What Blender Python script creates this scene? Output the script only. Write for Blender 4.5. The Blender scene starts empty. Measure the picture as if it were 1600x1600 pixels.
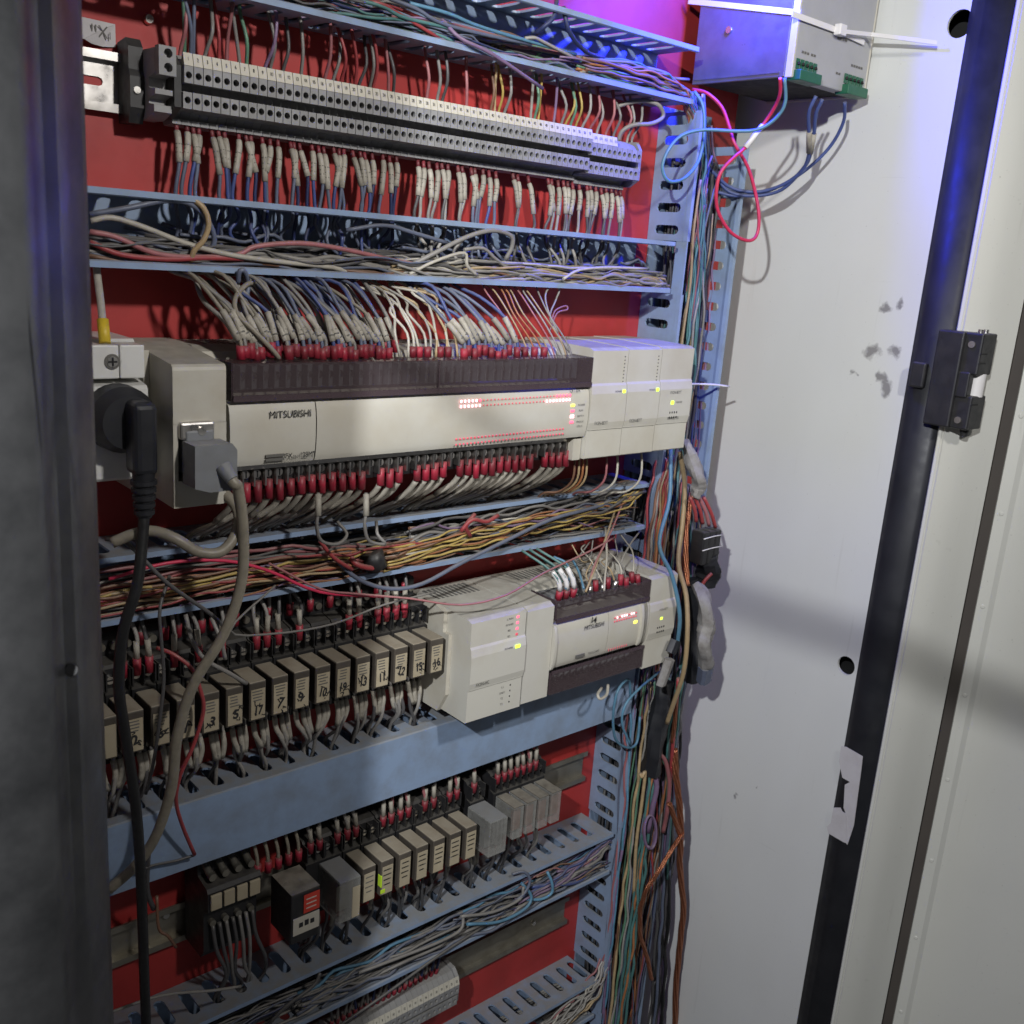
import bpy, bmesh, math, random
from mathutils import Vector, Matrix, noise
random.seed(11)
SC = bpy.context.scene
COL = SC.collection
# ---------------------------------------------------------------- camera
R0 = ((0.75614541, -0.11077551, 0.64495962), (-0.65034791, -0.23676165, 0.72179742), (0.07274423, -0.96523194, -0.25106886))
CP = Vector((-0.27961, -0.67836, 0.14991))
FPX = 1572.0
cam = bpy.data.cameras.new('camera')
cam.sensor_width = 36.0
cam.lens = FPX / 1600 * 36
cam.clip_start = 0.02
cam.clip_end = 20
cam.dof.use_dof = True
cam.dof.focus_distance = 0.74
cam.dof.aperture_fstop = 22.0
co = bpy.data.objects.new('camera', cam)
COL.objects.link(co)
co.matrix_world = Matrix(((R0[0][0], -R0[0][1], -R0[0][2], CP.x), (R0[1][0], -R0[1][1], -R0[1][2], CP.y), (R0[2][0], -R0[2][1], -R0[2][2], CP.z), (0, 0, 0, 1)))
SC.camera = co
# ---------------------------------------------------------------- world and lamps
w = bpy.data.worlds.new('World')
SC.world = w
w.use_nodes = True
w.node_tree.nodes['Background'].inputs[0].default_value = (0.70, 0.70, 0.72, 1)
w.node_tree.nodes['Background'].inputs[1].default_value = 0.085
def lamp(name, kind, loc, target, energy, color, **kw):
    l = bpy.data.lights.new(name, kind)
    l.energy = energy; l.color = color
    for k, v in kw.items(): setattr(l, k, v)
    o = bpy.data.objects.new(name, l)
    COL.objects.link(o)
    o.location = loc
    o.rotation_euler = (Vector(target) - Vector(loc)).to_track_quat('-Z', 'Y').to_euler()
    return o
lamp('work_light', 'SPOT', (0.10, -0.92, 0.58), (0.28, 0.0, 0.14), 28, (1.0, 0.97, 0.93), shadow_soft_size=0.03, spot_size=math.radians(70), spot_blend=1.0)
lamp('side_light', 'SPOT', (-0.74, -0.80, 0.55), (0.56, -0.14, -0.02), 60, (0.965, 0.985, 1.0), shadow_soft_size=0.014, spot_size=math.radians(74), spot_blend=0.9)
lamp('blue_indicator_light', 'SPOT', (0.462, -0.1125, 0.405), (0.962, 0.3875, 0.005), 7.2, (0.03, 0.045, 1.0), shadow_soft_size=0.012, spot_size=math.radians(178), spot_blend=0.2)
SC.view_settings.view_transform = 'Standard'
SC.view_settings.look = 'None'
SC.view_settings.exposure = 0.0
SC.view_settings.gamma = 1.0
# ---------------------------------------------------------------- helpers
def P(px, py, y):
    """point of the scene on the plane Y=y (mm) under a place of the photograph"""
    d = [R0[i][0] * (px - 800) / FPX + R0[i][1] * (py - 800) / FPX + R0[i][2] for i in range(3)]
    t = (y * .001 - CP.y) / d[1]
    return CP + Vector(d) * t
def PX(px, py, x):
    d = [R0[i][0] * (px - 800) / FPX + R0[i][1] * (py - 800) / FPX + R0[i][2] for i in range(3)]
    t = (x * .001 - CP.x) / d[0]
    return CP + Vector(d) * t
def mm(x, y, z): return Vector((x * .001, y * .001, z * .001))
MATS = {}
def mat(name, col, rough=0.5, metal=0.0, dirt=0.0, dcol=(0.10, 0.085, 0.07), dscale=60.0, bump=0.0, bscale=400.0, emit=0.0, alpha=1.0, trans=0.0, dust=0.0, var=0.0):
    m = bpy.data.materials.new(name)
    m.use_nodes = True
    nt = m.node_tree; N = nt.nodes; L = nt.links
    b = N['Principled BSDF']
    b.inputs['Roughness'].default_value = rough
    b.inputs['Metallic'].default_value = metal
    rgb = N.new('ShaderNodeRGB'); rgb.outputs[0].default_value = (*col, 1)
    out = rgb.outputs[0]
    tc = N.new('ShaderNodeTexCoord')
    geo = N.new('ShaderNodeNewGeometry')
    def mix(a, bcol, fac):
        x = N.new('ShaderNodeMix'); x.data_type = 'RGBA'
        L.new(fac, x.inputs['Factor']); L.new(a, x.inputs['A'])
        if isinstance(bcol, tuple): x.inputs['B'].default_value = (*bcol, 1)
        else: L.new(bcol, x.inputs['B'])
        return x.outputs['Result']
    def ns(scale, detail=5.0, rgh=0.6):
        n = N.new('ShaderNodeTexNoise'); n.inputs['Scale'].default_value = scale
        n.inputs['Detail'].default_value = detail; n.inputs['Roughness'].default_value = rgh
        L.new(geo.outputs['Position'], n.inputs['Vector'])
        return n.outputs['Fac']
    def rng(fac, a, b2, c, d):
        r = N.new('ShaderNodeMapRange'); r.inputs[1].default_value = a; r.inputs[2].default_value = b2
        r.inputs[3].default_value = c; r.inputs[4].default_value = d
        L.new(fac, r.inputs[0]); return r.outputs[0]
    if var:
        oi = N.new('ShaderNodeObjectInfo')
        hs = N.new('ShaderNodeHueSaturation')
        L.new(rng(oi.outputs['Random'], 0, 1, 1 - var, 1 + var), hs.inputs['Value'])
        L.new(out, hs.inputs['Color']); out = hs.outputs[0]
    if dirt:
        out = mix(out, dcol, rng(ns(dscale), 0.42, 0.75, 0, dirt))
    if dust:
        sp = N.new('ShaderNodeSeparateXYZ'); L.new(geo.outputs['Normal'], sp.inputs[0])
        up = rng(sp.outputs['Z'], 0.3, 0.95, 0, dust)
        mu = N.new('ShaderNodeMath'); mu.operation = 'MULTIPLY'
        L.new(up, mu.inputs[0]); L.new(rng(ns(90), 0.3, 0.62, 0.35, 1), mu.inputs[1])
        out = mix(out, (0.26, 0.24, 0.20), mu.outputs[0])
    L.new(out, b.inputs['Base Color'])
    if rough > 0.15 and not emit:
        L.new(rng(ns(dscale * 1.7), 0.3, 0.7, max(0.05, rough - 0.1), min(1, rough + 0.13)), b.inputs['Roughness'])
    if bump:
        bp = N.new('ShaderNodeBump'); bp.inputs['Strength'].default_value = bump; bp.inputs['Distance'].default_value = 0.0008
        L.new(ns(bscale), bp.inputs['Height']); L.new(bp.outputs[0], b.inputs['Normal'])
    if emit:
        b.inputs['Emission Color'].default_value = (*col, 1)
        b.inputs['Emission Strength'].default_value = emit
    if trans:
        b.inputs['Transmission Weight'].default_value = trans
        b.inputs['IOR'].default_value = 1.2
    if alpha < 1: b.inputs['Alpha'].default_value = alpha
    MATS[name] = m
    return m
mat('red_paint', (0.40, 0.034, 0.032), 0.55, dirt=0.6, dscale=16, dcol=(0.20, 0.020, 0.018), bump=0.06, bscale=120)
mat('duct', (0.235, 0.32, 0.47), 0.45, dirt=0.62, dscale=38, dcol=(0.17, 0.19, 0.22), dust=0.75, bump=0.05)
mat('cream', (0.50, 0.48, 0.42), 0.5, dirt=0.62, dscale=22, dcol=(0.33, 0.275, 0.19), dust=0.6, bump=0.08)
mat('cream_new', (0.54, 0.525, 0.47), 0.45, dirt=0.55, dscale=14, dcol=(0.39, 0.34, 0.25), dust=0.5, bump=0.06)
mat('white_plastic', (0.68, 0.68, 0.66), 0.35, dirt=0.25, dscale=40, dcol=(0.40, 0.37, 0.32), dust=0.3)
mat('terminal_grey', (0.27, 0.27, 0.275), 0.5, dirt=0.4, dscale=70, dcol=(0.14, 0.13, 0.12), dust=0.5, var=0.10)
mat('marker_white', (0.56, 0.53, 0.45), 0.5, dirt=0.4, dscale=90, dcol=(0.42, 0.38, 0.30))
mat('black_plastic', (0.016, 0.016, 0.018), 0.45, dirt=0.3, dscale=80, dcol=(0.06, 0.055, 0.05), dust=0.22)
mat('black_rubber', (0.012, 0.013, 0.017), 0.5, dirt=0.4, dscale=25, dcol=(0.035, 0.035, 0.04))
mat('ink', (0.02, 0.02, 0.022), 0.7)
mat('ink_grey', (0.12, 0.115, 0.105), 0.7)
mat('zinc', (0.62, 0.60, 0.58), 0.32, metal=1.0, dirt=0.5, dscale=50, dcol=(0.30, 0.27, 0.22))
mat('zinc_dull', (0.34, 0.32, 0.27), 0.45, metal=0.8, dirt=0.6, dscale=40, dcol=(0.16, 0.13, 0.09))
mat('screw', (0.72, 0.70, 0.66), 0.25, metal=1.0)
mat('aluminium', (0.20, 0.20, 0.21), 0.36, metal=0.6, dirt=0.6, dscale=35, dcol=(0.11, 0.11, 0.12), bump=0.25, bscale=150)
mat('psu_grey', (0.36, 0.36, 0.365), 0.5, dirt=0.3, dscale=30, dcol=(0.24, 0.24, 0.24))
mat('dark_gap', (0.012, 0.012, 0.013), 0.8)
mat('green_plastic', (0.01, 0.10, 0.05), 0.4)
mat('smoke', (0.085, 0.062, 0.068), 0.16, alpha=0.40, dirt=0.3, dscale=60, dcol=(0.12, 0.10, 0.10))
mat('smoke_edge', (0.075, 0.052, 0.062), 0.25, alpha=0.85, dirt=0.3)
mat('clear_case', (0.40, 0.40, 0.38), 0.12, alpha=0.42, dirt=0.4, dscale=200)
mat('relay_case', (0.07, 0.06, 0.05), 0.35, dirt=0.5, dscale=60, dcol=(0.12, 0.10, 0.08), dust=0.95, var=0.12)
mat('relay_top', (0.30, 0.265, 0.205), 0.6, dirt=0.8, dscale=70, dcol=(0.22, 0.18, 0.13), var=0.2)
mat('relay_label', (0.40, 0.345, 0.245), 0.6, dirt=0.8, dscale=120, dcol=(0.36, 0.30, 0.2), var=0.08)
mat('red_sticker', (0.55, 0.05, 0.03), 0.5)
mat('plug_grey', (0.20, 0.21, 0.225), 0.5, dust=0.3, dirt=0.3)
mat('yellow_tag', (0.62, 0.44, 0.03), 0.5)
mat('paper_tape', (0.52, 0.50, 0.51), 0.7, dirt=0.4, dscale=50, dcol=(0.36, 0.33, 0.32), bump=0.3)
mat('grey_tape', (0.27, 0.26, 0.255), 0.7, dirt=0.75, dscale=140, dcol=(0.16, 0.14, 0.13), bump=0.5, bscale=250)
mat('crimp_red', (0.27, 0.014, 0.032), 0.5, dirt=0.7, dscale=170, dcol=(0.10, 0.03, 0.03), var=0.4, dust=0.3)
mat('ferrule_dull', (0.16, 0.02, 0.03), 0.5, dirt=0.6, dscale=170, dcol=(0.10, 0.06, 0.05), var=0.4)
mat('gap_shade', (0.085, 0.072, 0.064), 0.7, dirt=0.5, dscale=20)
mat('sleeve', (0.36, 0.335, 0.285), 0.6, dirt=0.75, dscale=190, dcol=(0.20, 0.175, 0.14), var=0.22)
mat('nylon', (0.70, 0.68, 0.68), 0.4)
mat('copper', (0.50, 0.20, 0.11), 0.35, metal=0.9, dirt=0.5, dscale=300, dcol=(0.22, 0.08, 0.04), bump=0.6, bscale=1500)
mat('led_red', (1.0, 0.12, 0.20), emit=1.6)
mat('led_white', (1.0, 0.50, 0.56), emit=2.6)
mat('led_dim', (0.75, 0.10, 0.14), emit=0.28)
mat('led_green', (0.60, 1.0, 0.06), emit=1.8)
mat('led_green_soft', (0.40, 0.58, 0.03), emit=0.12)
mat('led_yellow', (1.0, 0.92, 0.10), emit=1.8)
mat('post_paint', (0.085, 0.085, 0.087), 0.42, dirt=0.9, dscale=30, dcol=(0.024, 0.025, 0.027), bump=0.15, bscale=90)
WC = dict(grey=(0.21, 0.20, 0.19), lgrey=(0.28, 0.265, 0.245), dgrey=(0.085, 0.082, 0.085), bluegrey=(0.115, 0.135, 0.20), blue=(0.05, 0.075, 0.22), dblue=(0.02, 0.03, 0.10),
          sky=(0.10, 0.24, 0.36), white=(0.46, 0.43, 0.37), yellow=(0.42, 0.30, 0.08), orange=(0.38, 0.15, 0.06), red=(0.32, 0.045, 0.05), pink=(0.33, 0.12, 0.13), hotred=(0.60, 0.03, 0.09),
          teal=(0.07, 0.18, 0.175), green=(0.11, 0.23, 0.15), purple=(0.20, 0.13, 0.23), brown=(0.20, 0.10, 0.06), black=(0.012, 0.012, 0.013), beige=(0.23, 0.205, 0.16), tan=(0.40, 0.29, 0.16))
for k, v in WC.items(): mat('wire_' + k, v, 0.45, dirt=0.5, dscale=160, dcol=tuple(c * 0.45 + 0.02 for c in v), dust=0.5 if k not in ('black', 'hotred', 'sky')  else 0.12, var=0.15)
# cabinet paint with grease marks of its own
def wall_paint(name, col, marks, rough=0.42):
    m = mat(name, col, rough, dirt=0.22, dscale=5, dcol=tuple(c * 0.78 for c in col), bump=0.06, bscale=160)
    nt = m.node_tree; N = nt.nodes; L = nt.links
    b = N['Principled BSDF']
    src = b.inputs['Base Color'].links[0].from_socket
    geo = N.new('ShaderNodeNewGeometry')
    for scl, vec, lo_, hi_, amt, cc in ((7, (1, 1, .22), .50, .80, .30, .80), (120, (1, 1, .05), .67, .74, .16, .62), (160, (1, .06, 1), .68, .75, .16, .6), (420, (1, 1, 1), .70, .74, .5, .5)):
        mp = N.new('ShaderNodeVectorMath'); mp.operation = 'MULTIPLY'; mp.inputs[1].default_value = vec; L.new(geo.outputs['Position'], mp.inputs[0])
        nn_ = N.new('ShaderNodeTexNoise'); nn_.inputs['Scale'].default_value = scl; nn_.inputs['Detail'].default_value = 4; L.new(mp.outputs[0], nn_.inputs['Vector'])
        rr_ = N.new('ShaderNodeMapRange'); rr_.inputs[1].default_value = lo_; rr_.inputs[2].default_value = hi_; rr_.inputs[3].default_value = 0; rr_.inputs[4].default_value = amt; L.new(nn_.outputs['Fac'], rr_.inputs[0])
        mx = N.new('ShaderNodeMix'); mx.data_type = 'RGBA'; L.new(rr_.outputs[0], mx.inputs['Factor']); L.new(src, mx.inputs['A']); mx.inputs['B'].default_value = (col[0] * cc, col[1] * cc * .97, col[2] * cc * .92, 1); src = mx.outputs['Result']
    nw = N.new('ShaderNodeTexNoise'); nw.inputs['Scale'].default_value = 55; nw.inputs['Detail'].default_value = 4
    L.new(geo.outputs['Position'], nw.inputs['Vector'])
    wv = N.new('ShaderNodeVectorMath'); wv.operation = 'MULTIPLY_ADD'; wv.inputs[1].default_value = (.03, .03, .03)
    L.new(nw.outputs['Color'], wv.inputs[0]); L.new(geo.outputs['Position'], wv.inputs[2])
    wo = N.new('ShaderNodeVectorMath'); wo.operation = 'SUBTRACT'; wo.inputs[1].default_value = (.015, .015, .015); L.new(wv.outputs[0], wo.inputs[0])
    tot = None
    for (c, rad, sq) in marks:
        s = N.new('ShaderNodeVectorMath'); s.operation = 'SUBTRACT'; s.inputs[1].default_value = c
        L.new(wo.outputs[0], s.inputs[0])
        q = N.new('ShaderNodeVectorMath'); q.operation = 'MULTIPLY'; q.inputs[1].default_value = (1, sq, 1)
        L.new(s.outputs[0], q.inputs[0])
        ln = N.new('ShaderNodeVectorMath'); ln.operation = 'LENGTH'; L.new(q.outputs[0], ln.inputs[0])
        r = N.new('ShaderNodeMapRange'); r.inputs[1].default_value = 0; r.inputs[2].default_value = rad; r.inputs[3].default_value = 1; r.inputs[4].default_value = 0
        L.new(ln.outputs['Value'], r.inputs[0])
        if tot is None: tot = r.outputs[0]
        else:
            a = N.new('ShaderNodeMath'); a.operation = 'MAXIMUM'; L.new(tot, a.inputs[0]); L.new(r.outputs[0], a.inputs[1]); tot = a.outputs[0]
    n = N.new('ShaderNodeTexNoise'); n.inputs['Scale'].default_value = 95; n.inputs['Detail'].default_value = 9; n.inputs['Roughness'].default_value = .7
    L.new(geo.outputs['Position'], n.inputs['Vector'])
    a = N.new('ShaderNodeMath'); a.operation = 'MULTIPLY'; L.new(tot, a.inputs[0]); L.new(n.outputs['Fac'], a.inputs[1])
    r = N.new('ShaderNodeMapRange'); r.inputs[1].default_value = 0.17; r.inputs[2].default_value = 0.34; r.inputs[3].default_value = 0; r.inputs[4].default_value = 0.72
    L.new(a.outputs[0], r.inputs[0])
    x = N.new('ShaderNodeMix'); x.data_type = 'RGBA'; L.new(r.outputs[0], x.inputs['Factor']); L.new(src, x.inputs['A']); x.inputs['B'].default_value = (0.10, 0.09, 0.10, 1)
    L.new(x.outputs['Result'], b.inputs['Base Color'])
    return m
mk = [(tuple(PX(px, py, 612)), r, sq) for px, py, r, sq in ((1386, 606, .016, 1.3), (1378, 588, .012, 1.0), (1400, 552, .013, .8), (1362, 552, .014, 1.0), (1332, 580, .010, 2.2), (1384, 484, .010, 1), (1402, 478, .009, 1), (1150, 1245, .006, .6), (1181, 1227, .004, 1), (1225, 1290, .004, 1), (1480, 300, .004, 1), (1290, 1450, .006, .5))]
wall_paint('wall_paint', (0.66, 0.67, 0.655), mk)
wall_paint('frame_paint', (0.62, 0.615, 0.57), [((0.9, 0, 3), .01, 1)])

class Heap:
    """wires past counting, of several colours, joined into one object"""
    all = {}
    def __init__(s, label): s.v = []; s.f = []; s.sm = []; s.mi = []; s.ms = []; s.label = label; Heap.all[label] = s
    def take(s, b, m):
        o = len(s.v); s.v += b.v
        if m not in s.ms: s.ms.append(m)
        k = s.ms.index(m)
        for f, q in zip(b.f, b.sm): s.f.append([i + o for i in f]); s.sm.append(q); s.mi.append(k)
    def finish(s):
        me = bpy.data.meshes.new('wire_tangle'); me.from_pydata(s.v, [], s.f)
        me.polygons.foreach_set('use_smooth', s.sm)
        for m in s.ms: me.materials.append(MATS[m])
        me.polygons.foreach_set('material_index', s.mi)
        o = bpy.data.objects.new('wire_tangle', me); COL.objects.link(o)
        o['kind'] = 'stuff'; o['label'] = s.label; o['category'] = 'wires'
def heap(label): return Heap.all.get(label) or Heap(label)
class MB:
    def __init__(s): s.v = []; s.f = []; s.sm = []
    def add(s, vs, fs, smooth=False):
        o = len(s.v); s.v += [Vector(v) for v in vs]
        for f in fs: s.f.append([i + o for i in f]); s.sm.append(smooth)
        return s
    def box(s, x0, x1, y0, y1, z0, z1):       # mm
        vs = [mm(x, y, z) for z in (z0, z1) for y in (y0, y1) for x in (x0, x1)]
        return s.add(vs, [(0, 2, 3, 1), (4, 5, 7, 6), (0, 1, 5, 4), (2, 6, 7, 3), (0, 4, 6, 2), (1, 3, 7, 5)])
    def bbox(s, x0, x1, y0, y1, z0, z1, bev=0.6, seg=2):
        bm = bmesh.new()
        t = MB().box(x0, x1, y0, y1, z0, z1)
        vs = [bm.verts.new(v) for v in t.v]
        for f in t.f: bm.faces.new([vs[i] for i in f])
        bmesh.ops.bevel(bm, geom=list(bm.edges), offset=bev * .001, segments=seg, affect='EDGES', profile=0.5)
        bm.verts.index_update()
        s.add([v.co.copy() for v in bm.verts], [[v.index for v in f.verts] for f in bm.faces])
        bm.free(); return s
    def prism(s, prof, x0, x1):               # prof: (y,z) mm outline, extruded along X
        n = len(prof)
        vs = [mm(x0, y, z) for y, z in prof] + [mm(x1, y, z) for y, z in prof]
        fs = [list(range(n)), list(range(2 * n - 1, n - 1, -1))] + [(i, i + n, (i + 1) % n + n, (i + 1) % n) for i in range(n)]
        return s.add(vs, fs)
    def prism_z(s, prof, z0, z1):             # prof: (x,y) mm outline, extruded along Z
        n = len(prof)
        vs = [mm(x, y, z0) for x, y in prof] + [mm(x, y, z1) for x, y in prof]
        fs = [list(range(n)), list(range(2 * n - 1, n - 1, -1))] + [(i, i + n, (i + 1) % n + n, (i + 1) % n) for i in range(n)]
        return s.add(vs, fs)
    def prism_y(s, prof, y0, y1):             # prof: (x,z) mm outline, extruded along Y
        n = len(prof)
        vs = [mm(x, y0, z) for x, z in prof] + [mm(x, y1, z) for x, z in prof]
        fs = [list(range(n)), list(range(2 * n - 1, n - 1, -1))] + [(i, i + n, (i + 1) % n + n, (i + 1) % n) for i in range(n)]
        return s.add(vs, fs)
    def cyl(s, a, b, r0, r1=None, n=12):      # metres, end radii in mm
        a = Vector(a); b = Vector(b); r1 = r0 if r1 is None else r1
        d = (b - a).normalized(); u = d.orthogonal().normalized(); w_ = d.cross(u)
        vs = []
        for p, r in ((a, r0), (b, r1)):
            for i in range(n):
                t = 2 * math.pi * i / n
                vs.append(p + (u * math.cos(t) + w_ * math.sin(t)) * r * .001)
        s.add(vs, [(i, (i + 1) % n, (i + 1) % n + n, i + n) for i in range(n)], True)
        s.add(vs, [list(range(n - 1, -1, -1)), list(range(n, 2 * n))])
        return s
    def tube(s, pts, r, n=6, sub=4, flat=1.0):  # pts metres, r mm
        pts = [Vector(p) for p in pts]
        Q = []
        if len(pts) > 2:
            e = [pts[0] * 2 - pts[1]] + pts + [pts[-1] * 2 - pts[-2]]
            for i in range(1, len(e) - 2):
                p0, p1, p2, p3 = e[i - 1:i + 3]
                for k in range(sub):
                    t = k / sub
                    Q.append(0.5 * ((2 * p1) + (p2 - p0) * t + (2 * p0 - 5 * p1 + 4 * p2 - p3) * t * t + (3 * p1 - p0 - 3 * p2 + p3) * t ** 3))
            Q.append(pts[-1])
        else: Q = pts
        d0 = (Q[1] - Q[0]).normalized()
        u = d0.orthogonal().normalized()
        vs = []
        for i, p in enumerate(Q):
            d = (Q[min(i + 1, len(Q) - 1)] - Q[max(i - 1, 0)])
            d = d.normalized() if d.length > 1e-9 else d0
            u = (u - d * u.dot(d)); u = u.normalized() if u.length > 1e-6 else d.orthogonal().normalized()
            q = d.cross(u)
            for k in range(n):
                a = 2 * math.pi * k / n
                vs.append(p + (u * math.cos(a) + q * math.sin(a) * flat) * r * .001)
        m = len(Q)
        fs = []
        for i in range(m - 1):
            for k in range(n):
                fs.append((i * n + k, i * n + (k + 1) % n, (i + 1) * n + (k + 1) % n, (i + 1) * n + k))
        s.add(vs, fs, True)
        s.add([], [])
        o = len(s.v) - len(vs)
        s.f.append([o + k for k in range(n - 1, -1, -1)]); s.sm.append(False)
        s.f.append([o + (m - 1) * n + k for k in range(n)]); s.sm.append(False)
        return s
    def holes(s, cells, T, t0, t1):
        """plate made of cells ((u0,u1,v0,v1), hole outline or None) in plane (u,v), thickness t0..t1; T(u,v,t)->Vector"""
        for (u0, u1, v0, v1), h in cells:
            if h is None:
                vs = [T(u, v, t) for t in (t0, t1) for u, v in ((u0, v0), (u1, v0), (u1, v1), (u0, v1))]
                s.add(vs, [(0, 1, 2, 3), (7, 6, 5, 4), (0, 4, 5, 1), (1, 5, 6, 2), (2, 6, 7, 3), (3, 7, 4, 0)]); continue
            n = len(h)
            cu = sum(p[0] for p in h) / n; cv = sum(p[1] for p in h) / n
            out = []
            for (a, b_) in h:   # outline point carried out to the cell's rim
                du, dv = a - cu, b_ - cv
                k = 1e9
                if du > 1e-9: k = min(k, (u1 - cu) / du)
                if du < -1e-9: k = min(k, (u0 - cu) / du)
                if dv > 1e-9: k = min(k, (v1 - cv) / dv)
                if dv < -1e-9: k = min(k, (v0 - cv) / dv)
                out.append((cu + du * k, cv + dv * k))
            # add the cell's corners by snapping the nearest rim points
            for cx, cz in ((u0, v0), (u1, v0), (u1, v1), (u0, v1)):
                i = min(range(n), key=lambda j: (out[j][0] - cx) ** 2 + (out[j][1] - cz) ** 2)
                out[i] = (cx, cz)
            vs = [T(a, b_, t) for t in (t0, t1) for a, b_ in h] + [T(a, b_, t) for t in (t0, t1) for a, b_ in out]
            fs = []
            for i in range(n):
                j = (i + 1) % n
                fs += [(i, j, 2 * n + j, 2 * n + i), (n + j, n + i, 3 * n + i, 3 * n + j), (j, i, n + i, n + j), (2 * n + i, 2 * n + j, 3 * n + j, 3 * n + i)]
            s.add(vs, fs)
        return s
    def build(s, name, m, parent=None, base=None):
        if isinstance(parent, Heap): parent.take(s, m); return parent
        me = bpy.data.meshes.new(name)
        if parent is not None: o = parent.matrix_world.translation.copy() if parent.parent is None else LOC[parent.name]
        else:
            if base is None:
                lo = [min(v[i] for v in s.v) for i in range(3)]; hi = [max(v[i] for v in s.v) for i in range(3)]
                base = Vector(((lo[0] + hi[0]) / 2, (lo[1] + hi[1]) / 2, lo[2]))
            o = Vector(base)
        me.from_pydata([v - o for v in s.v], [], s.f)
        me.polygons.foreach_set('use_smooth', s.sm)
        me.materials.append(MATS[m])
        ob = bpy.data.objects.new(name, me)
        COL.objects.link(ob)
        if parent is not None: ob.parent = parent; LOC[ob.name] = o
        else:
            ob.location = o; ob.matrix_world = Matrix.Translation(o); LOC[ob.name] = o
        return ob
LOC = {}
def tag(o, label, cat, group=None):
    o['label'] = label; o['category'] = cat
    if group: o['group'] = group
    return o
def thing(name, label, cat, loc=(0, 0, 0), group=None):
    o = bpy.data.objects.new(name, None); COL.objects.link(o)
    o.empty_display_size = 0.01
    o.location = loc; o.matrix_world = Matrix.Translation(Vector(loc)); LOC[o.name] = Vector(loc)
    return tag(o, label, cat, group)
def structure(o): o['kind'] = 'structure'; return o
def stuff(o, label=None, cat=None):
    o['kind'] = 'stuff'
    if label: o['label'] = label; o['category'] = cat
    return o
def copy_tree(o, loc, label=None, parent=None):
    c = o.copy(); COL.objects.link(c)
    if parent is None: c.location = loc; c.matrix_world = Matrix.Translation(Vector(loc)); LOC[c.name] = Vector(loc)
    else: c.parent = parent; LOC[c.name] = LOC[parent.name]
    if label: c['label'] = label
    for ch in list(o.children): copy_tree(ch, None, None, c)
    return c
TXT = {}
BOLD = 0
def textm(s, size):
    k = (s, size, BOLD)
    if k not in TXT:
        cu = bpy.data.curves.new('lettering', 'FONT'); cu.body = s; cu.size = size * .001; cu.align_x = 'CENTER'; cu.align_y = 'CENTER'
        cu.resolution_u = 4; cu.offset = size * .00001 * BOLD
        o = bpy.data.objects.new('lettering', cu)
        TXT[k] = bpy.data.meshes.new_from_object(o)
        bpy.data.objects.remove(o)
    return TXT[k]
def text(s, size, x, y, z, parent, m='ink', name='lettering', face='-Y', sx=1.0, rot=0.0, tilt=0.0, bold=0.0):
    me = textm(s, size).copy()
    me.materials.clear(); me.materials.append(MATS[m])
    o = bpy.data.objects.new(name, me); COL.objects.link(o)
    loc = mm(x, y, z)
    if parent is not None:
        o.parent = parent
        loc = loc - (parent.matrix_world.translation if parent.parent is None else LOC[parent.name])
    o.location = loc
    o.rotation_euler = (math.pi / 2 + tilt, rot, 0)
    o.scale = (sx, 1, 1)
    return o
def soften(o, ang=0.6):
    for p in o.data.polygons: p.use_smooth = True
    o.data.set_sharp_from_angle(angle=ang)
    return o
def stadium(cu, cv, lu, lv, n=5):
    """rounded slot outline, long side along the larger of lu, lv"""
    pts = []
    if lu >= lv:
        r = lv / 2; a = lu / 2 - r
        for k in range(n): t = -math.pi / 2 + math.pi * k / (n - 1); pts.append((cu + a + r * math.cos(t), cv + r * math.sin(t)))
        for k in range(n): t = math.pi / 2 + math.pi * k / (n - 1); pts.append((cu - a + r * math.cos(t), cv + r * math.sin(t)))
    else:
        pts = [(cu + (q - cv), cv + (p - cu)) for p, q in reversed(stadium(cu, cv, lv, lu, n))]
        pts = [(a, b) for a, b in pts]
    return pts
def ring(cu, cv, r, n=12): return [(cu + r * math.cos(2 * math.pi * (k + .5) / n), cv + r * math.sin(2 * math.pi * (k + .5) / n)) for k in range(n)]
ONES = ['', 'first', 'second', 'third', 'fourth', 'fifth', 'sixth', 'seventh', 'eighth', 'ninth', 'tenth', 'eleventh', 'twelfth', 'thirteenth', 'fourteenth', 'fifteenth', 'sixteenth', 'seventeenth', 'eighteenth', 'nineteenth', 'twentieth']
TENS = ['', '', 'twenty', 'thirty', 'forty', 'fifty', 'sixty', 'seventy']
def ordn(n):
    if n <= 20: return ONES[n]
    if n % 10 == 0: return TENS[n // 10][:-1] + 'ieth'
    return TENS[n // 10] + '-' + ONES[n % 10]
def wire(pts, r, col, label, group=None, n=6, sub=4, name='wire', cat='wire', st=None):
    if st:
        h = heap(st); h.take(MB().tube(pts, r, n, sub), col if col in MATS else 'wire_' + col); return h
    o = MB().tube(pts, r * .92, n, sub).build(name, col if col in MATS else 'wire_' + col)
    return tag(o, label, cat, group)
def onpart(pts, r, m, name, parent, n=7, sub=2): return MB().tube(pts, r, n, sub).build(name, m, parent)
U = random.uniform
def jit(p, a): return p + Vector((U(-a, a), U(-a, a), U(-a, a))) * .001
# ---------------------------------------------------------------- setting: panel, cabinet walls, frame, door
structure(MB().box(-165, 588, 0, 2.5, -900, 560).build('mounting_panel', 'red_paint'))
structure(MB().box(-168, -165.5, -240, 46, -950, 600).build('left_wall', 'wall_paint'))
structure(MB().box(-230, 640, 46, 49, -950, 600).build('back_wall', 'wall_paint'))
def arc_hole(cu, cv, r): return ring(cu, cv, r, 16)
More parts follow.
